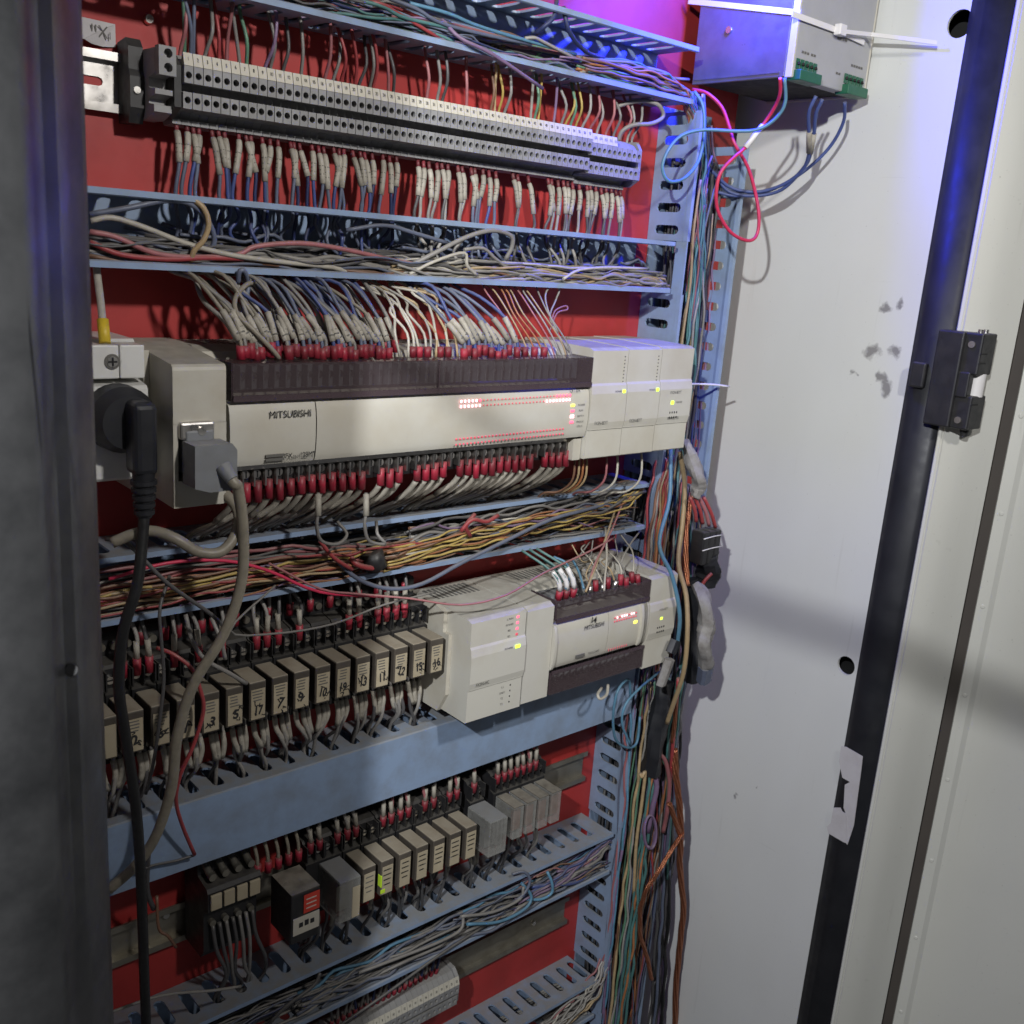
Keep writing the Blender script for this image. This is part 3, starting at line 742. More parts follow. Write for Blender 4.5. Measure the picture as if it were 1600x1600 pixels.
MB().box(330, 341, -96.4, -95.8, -199, -196).build('logo_bar', 'ink_grey', sc2)
text('FX1N-24MT', 3.4, 353, -96.2, -197.5, sc2, 'ink_grey', sx=.8)
for r_, z in enumerate((-169.2, -172.6)):
    lit = [(377 + k * 3.2, z) for k in range(10) if r_ == 0 and k in (1, 3, 4, 5, 7, 8)]
    leds('light_row', 'led_white', lit, sc2, 1.6, 2.0, -96.7) if lit else None
    leds('light_row', 'led_dim', [(377 + k * 3.2, z) for k in range(10) if (377 + k * 3.2, z) not in lit], sc2, 1.5, 1.6, -96.6)
leds('light', 'led_yellow', [(406, -178.5)], sc2, 4.4, 2.8, -96.8)
leds('light_row', 'led_dim', [(373 + k * 3.0, -200) for k in range(9)], sc2, .7, 2.2, -96.3)
MB().box(303, 424, -95.0, -93.8, -158.5, -140.5).build('terminal_cover', 'smoke', sc2)
MB().box(303, 424, -95.6, -93.8, -160.8, -157).build('cover_hinge', 'smoke_edge', sc2)
MB().box(303, 424, -95.0, -93.8, -228.5, -208).build('lower_terminal_cover', 'smoke', sc2)
MB().box(303, 424, -95.6, -93.8, -209, -206.2).build('cover_hinge', 'smoke_edge', sc2)
MB().box(303, 424, -93.6, -70, -228.5, -227.4).build('cover_bottom', 'smoke_edge', sc2)
for x in (302.4, 423.4):
    MB().box(x, x + 1, -94, -60, -158.5, -140.4).build('cover_end', 'smoke_edge', sc2)
    MB().box(x, x + 1, -94, -60, -228.5, -208).build('cover_end', 'smoke_edge', sc2)
MB().box(304, 422, -72, -58, -157, -144).build('upper_terminal_strip', 'plug_grey', sc2)
MB().box(304, 422, -72, -58, -224, -209).build('lower_terminal_strip', 'plug_grey', sc2)
s_u = MB().cyl(mm(309, -72, -150), mm(309, -74.5, -150), 2.8, 2.5, 10).build('screw', 'screw', sc2)
s_l = MB().cyl(mm(309, -72, -216), mm(309, -74.5, -216), 2.8, 2.5, 10).build('screw', 'screw', sc2)
b_l = MB().box(312.6, 313.8, -82, -72, -224, -209).build('barrier', 'terminal_grey', sc2)
for k in range(1, 14):
    for s_ in (s_u, s_l, b_l): cpart(s_, k * 8.1, 0)
v = MB()
for k in range(24): v.box(312 + k * 4.6, 314.2 + k * 4.6, -32, -14, -141.6, -140.7)
for k in range(10): v.box(215 + k * 4.8, 217.2 + k * 4.8, -40, -16, -140.5, -139.8)
stuff(v.build('vent_slits', 'ink_grey', sc2))
m3, za, zb_ = module('small cream end module at the right end of the small controller', 425.6, 464, -232, -139, mid=(.33, .70), name='end_module')
text('FX2N-8EYT', 3.2, 445, -96.8, zb_ - 6, m3, 'ink_grey', sx=.8)
leds('light', 'led_green', [(443, zb_ - 15)], m3, 3.4, 2.6, -97)
for r_ in range(2): leds('number_print', 'ink', [(439 + k * 3.0, zb_ - 24 - r_ * 4.6) for k in range(4)], m3, 1.6, 2.0, -96.9)

# ---------------------------------------------------------------- white rail socket, black plug, grey serial plug
so = thing('rail_socket', 'white rail-mounted mains socket left of the long controller', 'socket', mm(-66, -40, -5))
MB().prism([(-8, -4), (-8, 80), (-50, 80), (-52, 78), (-52, 57), (-70, 54), (-72, 52), (-72, -2), (-70, -4)], -100, -43).build('case', 'white_plastic', so)
MB().bbox(-99, -59.4, -70.5, -52.2, 58.4, 78.4, .8).build('terminal_cap', 'white_plastic', so)
MB().bbox(-58.8, -44, -70.5, -52.2, 58.4, 78.4, .8).build('terminal_cap', 'white_plastic', so)
q = P(175, 565, -70.6)
MB().cyl(q, q + mm(0, -.7, 0), 4.6, n=18).build('screw_well', 'ink_grey', so)
MB().cyl(q + mm(0, -.6, 0), q + mm(0, -1.2, 0), 3.2, n=16).build('screw', 'screw', so)
MB().box(q.x * 1000 - 2.6, q.x * 1000 + 2.6, q.y * 1000 - 1.6, q.y * 1000 - 1.1, q.z * 1000 - .5, q.z * 1000 + .5).build('screw_cross', 'dark_gap', so)
MB().box(q.x * 1000 - .5, q.x * 1000 + .5, q.y * 1000 - 1.65, q.y * 1000 - 1.1, q.z * 1000 - 2.6, q.z * 1000 + 2.6).build('screw_cross', 'dark_gap', so)
bp = thing('mains_plug', 'round black mains plug with ribbed cable guard in the white socket', 'plug', P(207, 660, -90))
c = P(207, 660, -92) * 1000
MB().cyl(mm(c.x - 2, -72.3, c.z), mm(c.x - 2, -84, c.z), 20.5, 20, 28).cyl(mm(c.x - 2, -84, c.z), mm(c.x - 2, -94, c.z), 20, 16, 28).build('plug_face', 'black_rubber', bp)
MB().bbox(c.x - 5, c.x + 9.5, -108, -90, c.z - 30, c.z + 14, 4, 3).build('plug_body', 'black_rubber', bp)
gx, gz = c.x + 2.5, c.z - 30
g = MB().cyl(mm(gx, -101, gz + 2), mm(gx, -101, gz - 26), 6.6, 4.4, 16)
gd = g.build('cable_guard', 'black_rubber', bp)
for k in range(5): MB().cyl(mm(gx, -101, gz - 3 - k * 4.6), mm(gx, -101, gz - 5.6 - k * 4.6), 7.6 - k * .4, n=16).build('guard_rib', 'black_rubber', gd)
MB().tube([mm(gx, -101, gz - 22), P(222, 850, -104), P(214, 915, -108), P(192, 990, -108), P(186, 1075, -106), P(196, 1150, -102), P(211, 1250, -100), P(219, 1350, -96), P(223, 1450, -90), P(226, 1540, -84), P(229, 1620, -80)], 3.4, 12, 6).build('cable', 'wire_black', bp)
gp = thing('serial_plug', 'grey angled connector plug screwed into the long controller', 'plug', P(330, 710, -110))
MB().bbox(-31, -13, -100, -72, 2, 30, 1.2).build('connector_shell', 'plug_grey', gp)
MB().prism_y([(-33, 24), (-33, -2), (-24, -5), (-9, -5), (-6, -2), (-6, 20), (-9, 24)], -117, -99).build('hood', 'plug_grey', gp)
MB().bbox(-34, -12, -99, -84, 24.2, 35, 1.5, 2).build('screw_tab', 'zinc', gp)
MB().cyl(mm(-21, -99, 29.6), mm(-21, -100.4, 29.6), 2.6, n=12).build('screw', 'screw', gp)
MB().cyl(mm(-15, -116, 10), mm(-12, -123, 3), 5.0, 4.0, 14).build('strain_relief', 'plug_grey', gp)
MB().tube([mm(-15, -116, 9), mm(-11, -123, 1), P(372, 765, -122), P(380, 830, -118), P(377, 910, -114), P(350, 990, -112), P(302, 1070, -108), P(277, 1150, -104), P(268, 1230, -98), P(244, 1305, -88), P(212, 1352, -80), P(170, 1390, -72)], 3.5, 12, 6).build('cable', 'wire_beige', gp)
wire([P(175, 848, -92), P(210, 834, -96), P(240, 830, -100), P(275, 842, -108), P(310, 862, -112), P(345, 862, -114), P(368, 835, -112), P(372, 800, -104), P(352, 772, -92), P(335, 766, -80), P(318, 768, -66)], 3.7, 'beige', 'thick beige cable sweeping under the grey serial plug', n=12, sub=6, name='cable', cat='cable')
tw = wire([P(150, 400, -34), P(152, 430, -40), P(157, 470, -50), P(163, 525, -62), P(166, 545, -60)], 2.6, 'white', 'white wire with a yellow tag entering the white socket top', n=8)
onpart([P(160.5, 500, -57), P(164, 537, -63.5)], 3.6, 'yellow_tag', 'yellow_tag', tw, 8)

# ---------------------------------------------------------------- power supply at the top right
ps = thing('power_supply', 'grey and metal power supply box strapped by a white tie, lit blue', 'power supply', mm(545, -80, 309))
MB().bbox(487, 490, -124, -24, 309, 460, .6).build('metal_side', 'aluminium', ps)
MB().box(490.2, 602, -120, -24, 311, 460).build('core', 'dark_gap', ps)
MB().bbox(489, 603, -131, -119, 308.5, 460, 1.2).build('front_cover', 'psu_grey', ps)
MB().bbox(602.2, 605, -131, -24, 309, 460, .6).build('case_edge', 'marker_white', ps)
MB().bbox(487.5, 490, -131, -124.2, 308.5, 460, .6).build('case_edge', 'marker_white', ps)
for x0, n_, nm in ((491, 5, 'input'), (566, 5, 'output')):
    tb = MB().bbox(x0, x0 + n_ * 6.4, -138, -124, 306.5, 315, .8).build('terminal_connector', 'green_plastic', ps)
    for k in range(n_):
        MB().box(x0 + .8 + k * 6.4, x0 + 5.4 + k * 6.4, -132, -131.2, 316, 324).build('terminal_slot', 'green_plastic', tb)
        MB().cyl(mm(x0 + 3 + k * 6.4, -132.1, 321), mm(x0 + 3 + k * 6.4, -132.8, 319), 1.5, n=8).build('screw', 'dark_gap', tb)
MB().cyl(mm(486.9, -60, 352), mm(485.6, -60, 352), 3.4, 3.0, 12).build('screw', 'screw', ps)
MB().cyl(mm(486.9, -100, 420), mm(485.6, -100, 420), 3.4, 3.0, 12).build('screw', 'screw', ps)
MB().box(486.4, 487.2, -119, -26, 312.5, 314).build('folded_seam', 'aluminium', ps)
for x, z, n_ in ((498, 330, 3), (512, 330, 2), (553, 322, 2), (575, 332, 5), (548, 350, 4)):
    for k in range(n_): MB().box(x + k * 4, x + k * 4 + 2.6, -131.5, -131.05, z - .9, z + .9).build('print', 'ink_grey', ps)
zt_ = thing('cable_tie', 'long white cable tie strapped around the power supply box', 'cable tie', mm(540, -133, 345))
def strap(pts, w_, name, parent):
    b = MB(); vs = []
    for p in pts: vs += [Vector(p) + mm(0, 0, w_ / 2), Vector(p) - mm(0, 0, w_ / 2), Vector(p) + mm(-.3, -1.3, w_ / 2), Vector(p) + mm(-.3, -1.3, -w_ / 2)]
    fs = []
    for i in range(len(pts) - 1):
        o = i * 4; q_ = o + 4
        fs += [(o, q_, q_ + 1, o + 1), (o + 2, o + 3, q_ + 3, q_ + 2), (o, o + 2, q_ + 2, q_), (o + 1, q_ + 1, q_ + 3, o + 3)]
    e = len(vs) - 4
    fs += [(0, 1, 3, 2), (e, e + 2, e + 3, e + 1)]
    return b.add(vs, fs).build(name, 'nylon', parent)
k1 = PX(1075, 2, 486.4); k2 = PX(1236, 22, 486.4); k2.y = -.1315
strap([k1, k1 * .5 + k2 * .5, k2], 4.6, 'side_strap', zt_)
k3 = P(1308, 48, -132.2); k4 = P(1349, 67, -132.2)
strap([P(1237, 22, -132.2), k3], 4.6, 'front_strap', zt_)
strap([k3, k4], 4.2, 'front_strap', zt_)
kk = k3 * 1000
MB().bbox(kk.x - 5.5, kk.x + 4.5, kk.y - 7, kk.y - .2, kk.z - 4.5, kk.z + 4.5, .8).build('lock_head', 'nylon', zt_)
strap([P(1312, 49, -138), PX(1360, 54, 588), PX(1410, 60, 594), PX(1462, 67, 600)], 3.4, 'tail', zt_)
# ---------------------------------------------------------------- relay sockets and relays
def make_socket(zt, group):
    """origin: X centre, Z of the relay's top front edge"""
    s_ = thing('relay_socket', '', 'relay socket', (0, 0, 0), group)
    MB().prism([(-8, -52), (-8, 38), (-22, 38), (-24, 36), (-24, 22), (-36, 20), (-38, 18), (-38, 4), (-44, 2), (-44, -32), (-38, -34), (-38, -52)], -8.4, 8.4).build('base', 'black_plastic', s_)
    for x in (-4.2, 4.2):
        b = MB().cyl(mm(x, -38, 11), mm(x, -41.5, 11), 3.1, 2.8, 12)
        b = b.build('screw', 'screw', s_)
        MB().box(x - 2.4, x + 2.4, -41.9, -41.4, 10.6, 11.4).build('screw_slot', 'dark_gap', b)
        MB().cyl(mm(x, -24, 29), mm(x, -27, 29), 2.8, n=10).build('screw', 'zinc_dull', s_)
        MB().cyl(mm(x, -38, -43), mm(x, -41, -43), 2.9, n=10).build('screw', 'zinc_dull', s_)
    for x in (-8.3, -.5, 7.3): MB().box(x, x + 1, -45, -38.1, 4.5, 18).build('barrier', 'black_plastic', s_)
    return s_
def make_relay(group, w_=13.0, h=30, case='relay_case', sticker=True, cover='relay_case'):
    r = thing('relay', '', 'relay', (0, 0, 0), group)
    MB().bbox(-w_ / 2, w_ / 2, -72, -44.3, -h, 0, .9).build('case', case, r)
    if case == 'clear_case':
        MB().box(-w_ / 2 + 2, w_ / 2 - 2, -64, -45, -h + 3, -9).build('coil', 'zinc_dull', r)
        MB().box(-w_ / 2 + 1.5, w_ / 2 - 1.5, -69, -66, -h + 8, -5).build('contacts', 'copper', r)
        MB().box(-w_ / 2 + .3, w_ / 2 - .3, -71.6, -46, -.4, .4).build('top_plate', cover, r)
    if sticker: MB().box(-w_ / 2 + 1.2, w_ / 2 - 1.0, -72.5, -72.05, -h + 1.5, -5.5).build('sticker', 'relay_label', r)
    if case == 'relay_case': MB().bbox(-w_ / 2 + .2, w_ / 2 - .2, -71.8, -44.6, -.6, .25, .3, 1).build('lid', 'relay_top', r)
    return r
def scribble(r, x, z, s_, w_=13.0, h=30, y=-72.8):
    """printed lines and a hand-written number on a relay's sticker"""
    r = [c for c in r.children if c.name.startswith('sticker')][0]
    b = MB()
    for k in range(4):
        l = U(3.0, 4.8)
        b.box(x - l, x + l * U(.4, 1), y + .1, y + .3, z - 7.4 - k * 2.3, z - 6.6 - k * 2.3)
    b.build('print', 'ink_grey', r)
    global BOLD
    BOLD = 4
    text(s_, 9.6, x + U(-.8, .8), y, z - 21 + U(-1, 1), r, 'ink', 'number', sx=.7 if len(s_) > 1 else .9, rot=U(-.3, .3))
    BOLD = 0
    q = MB()
    for k in range(4):
        a = mm(x + U(-4, 3), y - .05, z - U(15, 27)); q.tube([a, a + mm(U(-2, 3), 0, U(-3, 3)), a + mm(U(-1, 4), 0, U(-4, 2))], .32, 4, 3)
    q.build('pen_strokes', 'ink', r)
UPX = [-56 + k * 17.68 for k in range(15)]
UPZ = -160.0
NUM = ['2', '6', '1', '3', '5', '17', '7', '9', '10', '19', '13', '11', '12', '15', '16']
sk = make_socket(0, 'sockets of the upper relay row')
rl = make_relay('relays of the upper row')
for i in range(-1, 15):
    x = -56 + i * 17.68
    q = mm(x, 0, UPZ)
    ls = '%s black screw-terminal relay socket from the left in the upper relay row' % ordn(i + 2)
    lr = ('%s dusty relay from the left with a numbered sticker in the upper row' % ordn(i + 2)) if i >= 0 else 'beige relay half hidden behind the black cable at the left end of the upper row'
    if i == -1:
        for o, l in ((sk, ls), (rl, lr)): o.location = q; o.matrix_world = Matrix.Translation(q); o['label'] = l; LOC[o.name] = q
        r = rl
    else:
        copy_tree(sk, q, ls); r = copy_tree(rl, q, lr)
    if i >= 0: scribble(r, x, UPZ, NUM[i])
# lower row
LOZ = -350.0
sk2 = None; first = True
LX = [P(px, py, -72).x * 1000 for px, py in ((577, 1372), (604, 1358), (632, 1347), (660, 1337), (687, 1326), (711, 1317), (736, 1308))]
x_end = [P(px, py, -72).x * 1000 for px, py in ((812, 1262), (832, 1254), (852, 1246), (871, 1238))]
step = (LX[-1] - LX[0]) / 6
LX = [LX[0] + k * step for k in range(7)]
se = (x_end[-1] - x_end[0]) / 3
XE = [x_end[0] + k * se for k in range(4)]
gl = 'sockets of the lower relay row'
allx = [(LX[0] - 2 * step + 1)] + [LX[0] - step] + LX + [(LX[-1] + XE[0]) / 2] + XE
s0 = make_socket(0, gl)
for k, x in enumerate(allx):
    q = mm(x, 0, LOZ)
    l = '%s black screw-terminal relay socket from the left in the lower relay row' % ordn(k + 1)
    if k == 0: s0.location = q; s0.matrix_world = Matrix.Translation(q); s0['label'] = l; LOC[s0.name] = q
    else: copy_tree(s0, q, l)
r0 = make_relay('beige relays of the lower row', 12.6, 33)
for k, x in enumerate(LX):
    q = mm(x, 0, LOZ)
    l = '%s beige dusty relay from the left in the lower relay row' % ordn(k + 1)
    if k == 1: l = 'beige relay glowing yellow-green at its edge in the lower relay row'
    if k == 0: r0.location = q; r0.matrix_world = Matrix.Translation(q); r0['label'] = l; LOC[r0.name] = q; r = r0
    else: r = copy_tree(r0, q, l)
    b = MB()
    for j in range(4):
        l_ = U(2.6, 4.8); b.box(x - l_, x + l_ * U(.5, 1), -72.7, -72.5, LOZ - 9.4 - j * 4.6, LOZ - 8.4 - j * 4.6)
    b.build('print', 'ink_grey', r)
    if k == 1:
        MB().bbox(x - 6.6, x - 5.4, -73.0, -68, LOZ - 24, LOZ - 13, .4).build('pilot_light', 'led_green_soft', r); MB().bbox(x - 6.6, x - 2, -73.0, -72.4, LOZ - 30, LOZ - 26.5, .2).build('pilot_light', 'led_green_soft', r)
c0 = make_relay('clear relays at the right end of the lower row', 12.4, 33, 'clear_case', False)
for k, x in enumerate(XE):
    q = mm(x, 0, LOZ)
    l = '%s clear-cased relay with a beige top from the left, right end of the lower row' % ordn(k + 1)
    if k == 0: c0.location = q; c0.matrix_world = Matrix.Translation(q); c0['label'] = l; LOC[c0.name] = q
    else: copy_tree(c0, q, l)
# three odd ones
def odd(label, x, w_, h, case, ztop=LOZ):
    r = thing('relay', label, 'relay', mm(x, -58, ztop - h)); r_ = MB().bbox(x - w_ / 2, x + w_ / 2, -78, -44.3, ztop - h, ztop, 1.0).build('case', case, r); return r
xr = P(478, 1400, -78).x * 1000
r = odd('wide black relay with a red and white sticker on its front', xr, 25, 44, 'black_plastic', -344)
MB().box(xr - 12.4, xr + 12.4, -77.8, -45, -344.2, -343.4).build('dusty_top', 'relay_case', r)
MB().box(xr - 2, xr + 12, -78.7, -78.1, -363, -347).build('sticker', 'red_sticker', r)
MB().box(xr - 11, xr + 12, -78.8, -78.1, -380, -365).build('sticker', 'marker_white', r)
for k in range(3): MB().box(xr + 0, xr + 9, -78.95, -78.7, -351.5 - k * 4, -350.6 - k * 4).build('print', 'marker_white', r)
for k in range(3): MB().box(xr - 6 + k * 5, xr - 2.5 + k * 5, -79, -78.7, -374, -370 + k % 2).build('print', 'ink', r)
xc = LX[0] - step
r = odd('dusty clear-cased relay beside the red-stickered one', xc - 4, 20, 38, 'clear_case')
MB().box(xc - 12, xc + 4, -70, -48, -382, -358).build('coil', 'zinc_dull', r)
MB().box(xc - 2, xc + 5, -78.7, -78.1, -386, -358).build('sticker', 'relay_label', r)
MB().box(xc - 13.5, xc + 5.5, -77, -45, -350.6, -349.7).build('dusty_top', 'plug_grey', r)
xm = (LX[-1] + XE[0]) / 2
r = odd('large clear relay with bright scratched front in the middle of the lower row', xm - 1, 21, 36, 'clear_case')
MB().box(xm - 9, xm + 7, -68, -47, -382, -356).build('coil', 'zinc', r)
MB().box(xm - 10.5, xm + 8.5, -77, -45, -350.6, -349.7).build('dusty_top', 'plug_grey', r)
for k in range(3): MB().box(xm - 6 + k * 5, xm - 3.4 + k * 5, -75, -71, -378, -354).build('contacts', 'zinc', r)
# dark four-pole terminal unit left of them
xk = P(372, 1370, -55).x * 1000
dk = thing('contact_block', 'dark dusty four-pole contact block at the left of the lower relay row', 'contact block', mm(xk, -30, -400))
MB().prism([(-8, -400), (-8, -315), (-30, -315), (-32, -330), (-48, -333), (-50, -336), (-50, -352), (-42, -358), (-42, -392), (-36, -400)], xk - 22, xk + 22).build('case', 'black_plastic', dk)
for k in range(4):
    x = xk - 16 + k * 10.6
    MB().bbox(x - 4.4, x + 4.4, -52.5, -50.2, -350, -337, .6).build('contact_plate', 'relay_label', dk)
    MB().cyl(mm(x, -42, -326), mm(x, -46, -326), 3, n=10).cyl(mm(x, -31, -322), mm(x, -42, -326), 3, n=8).build('screw', 'zinc_dull', dk)
    MB().cyl(mm(x, -42, -366), mm(x, -46, -366), 2.6, n=10).build('screw', 'zinc_dull', dk)

# ---------------------------------------------------------------- bottom terminal strip
bt = make_terminal('', 1); bt['group'] = 'terminal blocks of the bottom strip'
BX1 = P(716, 1545, -43).x * 1000
BZ = -560.0
NB = 22
for k in range(NB):
    x = BX1 - (NB - k) * TP + 1
    q = mm(x, 0, BZ)
    l = '%s grey terminal block from the right in the bottom terminal strip' % ordn(NB - k)
    if k == 0: t = bt; bt.location = q; bt.matrix_world = Matrix.Translation(q); bt['label'] = l; LOC[bt.name] = q
    else: t = copy_tree(bt, q, l)
    text(str(k + 1), 3.3, x + 2.97, -42.75, BZ + 16.6, t, 'ink', 'number', tilt=-.26, sx=.8)
tag(MB().prism([(-8, BZ - 20), (-8, BZ + 22), (-30, BZ + 22), (-38, BZ + 14), (-38, BZ - 12), (-26, BZ - 20)], BX1 + 1.2, BX1 + 5).build('end_plate', 'terminal_grey'), 'grey end plate closing the right end of the bottom terminal strip', 'end plate')
# ---------------------------------------------------------------- wires at the top terminal strip
def pick(*a): return random.choice(a)
BELOW = [275, 292, 301, 311, 330, 340, 350, 373, 383, 392, 409, 422, 434, 453, 459, 467, 487, 497, 505, 520, 530, 537, 550, 562, 569, 581, 598, 608, 619, 653, 662, 670, 683, 690, 700, 715, 722, 736, 742, 755, 764, 775, 801, 809, 825, 856, 862, 872, 880, 887, 895, 905, 917, 922, 931, 939, 947, 955, 962, 969]
for bi, px in enumerate(BELOW):
    y0 = 198 + (px - 275) * 0.148 + U(-1, 3)
    lean = U(-7, 5)
    a = P(px, y0, -22)
    x, z0 = a.x * 1000, a.z * 1000
    blue = px < 625 or (730 < px < 790)
    colr = pick('bluegrey', 'bluegrey', 'blue', 'dblue') if blue else pick('grey', 'dgrey', 'grey', 'lgrey')
    k1 = mm(x + lean * .35, -26, z0 - 9); k2 = mm(x + lean, -28, z0 - 19 - U(0, 8))
    e1 = mm(x + lean * 1.1 + U(-3, 3), -27, 170); e2 = mm(x + lean + U(-5, 5), -26, 158); e3 = mm(x + lean + U(-8, 8), U(-36, -14), U(142, 150)); e4 = mm(x + lean + U(-14, 20), U(-40, -12), U(128, 136))
    o = wire([a, k1, k2, e1, e2, e3, e4], 1.45, colr, '%s marker-sleeved wire from the left under the top terminal strip, %s tail' % (ordn(bi + 1), 'blue' if blue else 'grey'), 'wires under the top terminal strip', name='marked_wire')
    ms = onpart([a + (k1 - a) * .35, k1, k2], 2.15, 'sleeve', 'marker_sleeve', o, 7, 3)
    onpart([a + mm(0, 1, 4), a + (k1 - a) * .38], 1.5, 'ferrule_dull', 'ferrule', o, 7)
    # printed rings on the sleeve
    d = k2 - k1
    b = MB()
    for j in range(3):
        p0 = k1 + d * (.12 + .2 * j); b.cyl(p0, p0 + d * .05, 2.22, n=7)
    b.build('print', 'ink_grey', ms)
ABOVE = [(280, 'pink'), (286, 'green'), (296, 'bluegrey'), (300, 'bluegrey'), (318, 'grey'), (340, 'red'), (352, 'pink'), (372, 'grey'), (383, 'green'), (412, 'purple'), (420, 'grey'), (440, 'dgrey'), (468, 'grey'), (505, 'pink'), (518, 'grey'), (530, 'red'), (552, 'red'), (558, 'dgrey'), (575, 'grey'), (580, 'red'), (604, 'pink'), (612, 'dgrey'), (664, 'pink'), (680, 'grey'), (688, 'dgrey'), (726, 'pink'), (764, 'brown'), (770, 'tan'), (776, 'yellow'), (785, 'grey'), (826, 'lgrey'), (832, 'green'), (838, 'yellow'), (862, 'purple'), (874, 'grey'), (880, 'yellow'), (888, 'green'), (896, 'yellow'), (906, 'lgrey'), (918, 'pink'), (930, 'lgrey'), (944, 'pink'), (956, 'grey'), (968, 'pink'), (978, 'lgrey'), (985, 'grey')]
for px, colr in ABOVE:
    y0 = 92 + (px - 285) * 0.186
    a = P(px, y0, -22); x, z = a.x * 1000, a.z * 1000
    b = U(-9, 5)
    wire([mm(x + U(-1, 1), -24, z - 5), mm(x, -24, z + 4), mm(x + b * .4 + U(-1.5, 1.5), -30 + U(-4, 4), z + 18), mm(x + b, -28 + U(-5, 5), 287), mm(x + b * 1.3 + U(-4, 4), -26, 297), mm(x + b + 12 + U(-10, 20), U(-36, -16), U(304, 312)), mm(x + b + 40 + U(0, 30), U(-40, -14), U(302, 312))], 1.15 if colr in ('yellow', 'tan') else 1.35, colr, 'thin %s wire rising from the top terminal strip into the topmost duct' % WCN.get(colr, colr) if False else 'thin %s wire rising from the top terminal strip into the topmost duct' % colr.replace('dgrey', 'dark grey').replace('lgrey', 'light grey').replace('bluegrey', 'blue-grey'), 'thin wires above the top strip, ' + colr)
wire([P(960, 168, -24), P(985, 160, -30), P(1010, 158, -36), P(1030, 165, -42), P(1036, 182, -42), P(1018, 193, -40), P(990, 195, -34), P(972, 205, -28), P(966, 220, -24)], 2.0, 'lgrey', 'light grey wire curling in a loop at the right end of the top strip', n=8)
wire([P(690, 30, -40), P(720, 60, -52), P(770, 85, -55), P(848, 138, -46)], 1.6, 'purple', 'loose purple wire slanting over the rim of the topmost duct')
w_ = None
# ---------------------------------------------------------------- wires in the ducts
def bundle(n, guide, sp, cols, r, label, group, seed=0, cont=1.0, nn=6, st=None):
    """n wires along guide points (x,y,z mm); sp=(sx,sy,sz) spread"""
    rnd = random.Random(seed)
    for k in range(n):
        ox, oy, oz = (rnd.uniform(-1, 1) for _ in range(3))
        cname = cols[int(rnd.random() * len(cols))]
        pts = []
        ph = rnd.uniform(0, 6.28)
        for i, g in enumerate(guide):
            if len(g) > 3: s_ = g[3]
            else: s_ = 1.0
            ox += rnd.uniform(-.42, .42) * cont; oy += rnd.uniform(-.42, .42) * cont; oz += rnd.uniform(-.42, .42) * cont
            ox, oy, oz = (max(-1, min(1, v)) for v in (ox, oy, oz))
            pts.append(mm(g[0] + ox * sp[0] * s_, g[1] + oy * sp[1] * s_, g[2] + oz * sp[2] * s_))
        kk = []
        for i in range(len(pts) - 1):
            L_ = (pts[i + 1] - pts[i]).length * 1000
            kk.append(pts[i])
            for t in (.34, .67):
                wv = min(2.4, L_ * .045) * cont; kk.append(pts[i].lerp(pts[i + 1], t) + Vector((rnd.uniform(-wv, wv), rnd.uniform(-wv, wv), rnd.uniform(-wv, wv))) * .001)
        kk.append(pts[-1]); pts = kk
        wire(pts, r * rnd.uniform(.75, 1.1), cname, label % cname.replace('dgrey', 'dark grey').replace('lgrey', 'light grey').replace('bluegrey', 'blue-grey').replace('dblue', 'dark blue'), group + ', ' + cname, nn, 3, st=st)
def filler(name, n, box, cols, r, label, seed, horiz=True, ln=(60, 160)):
    """deep tangle that nobody could count: one object"""
    rnd = random.Random(seed); b = MB()
    x0, x1, y0, y1, z0, z1 = box
    for k in range(n):
        L_ = rnd.uniform(*ln)
        if horiz:
            x = rnd.uniform(x0 - 10, x1 - 20); pts = [mm(min(x1, max(x0, x + L_ * t)), rnd.uniform(y0, y1), rnd.uniform(z0, z1)) for t in (0, .25, .5, .75, 1)]
            y = rnd.uniform(y0, y1); z = rnd.uniform(z0, z1)
            pts = [mm(max(x0, min(x1, x + L_ * t)), max(y0, min(y1, y + rnd.uniform(-4, 4))), max(z0, min(z1, z + rnd.uniform(-4, 4)))) for t in (0, .25, .5, .75, 1)]
        else:
            z = rnd.uniform(z0, z1 - 20); x = rnd.uniform(x0, x1); y = rnd.uniform(y0, y1)
            pts = [mm(max(x0, min(x1, x + rnd.uniform(-4, 4))), max(y0, min(y1, y + rnd.uniform(-4, 4))), min(z1, z + L_ * t)) for t in (0, .25, .5, .75, 1)]
        b.tube(pts, r * rnd.uniform(.8, 1.2), 5, 3)
    heap(label).take(b, cols)
S2 = 'tangle of dusty wires filling the duct above the long controller'
S3 = 'tangle of dark wires deep in the third duct'
SR = 'crimped wires crowded at the upper relay row'
SR2 = 'crimped wires crowded at the lower relay row'
S5 = 'tangle of wires in the duct under the lower relays'
S6 = 'pale tangled wires in the bottom duct'
SV = 'dark wires packed behind the coloured bundle in the vertical duct'
SB = 'dark wires crowded above the bottom terminal strip'
SC_ = 'rear-row crimped wires behind the smoked cover of the long controller'
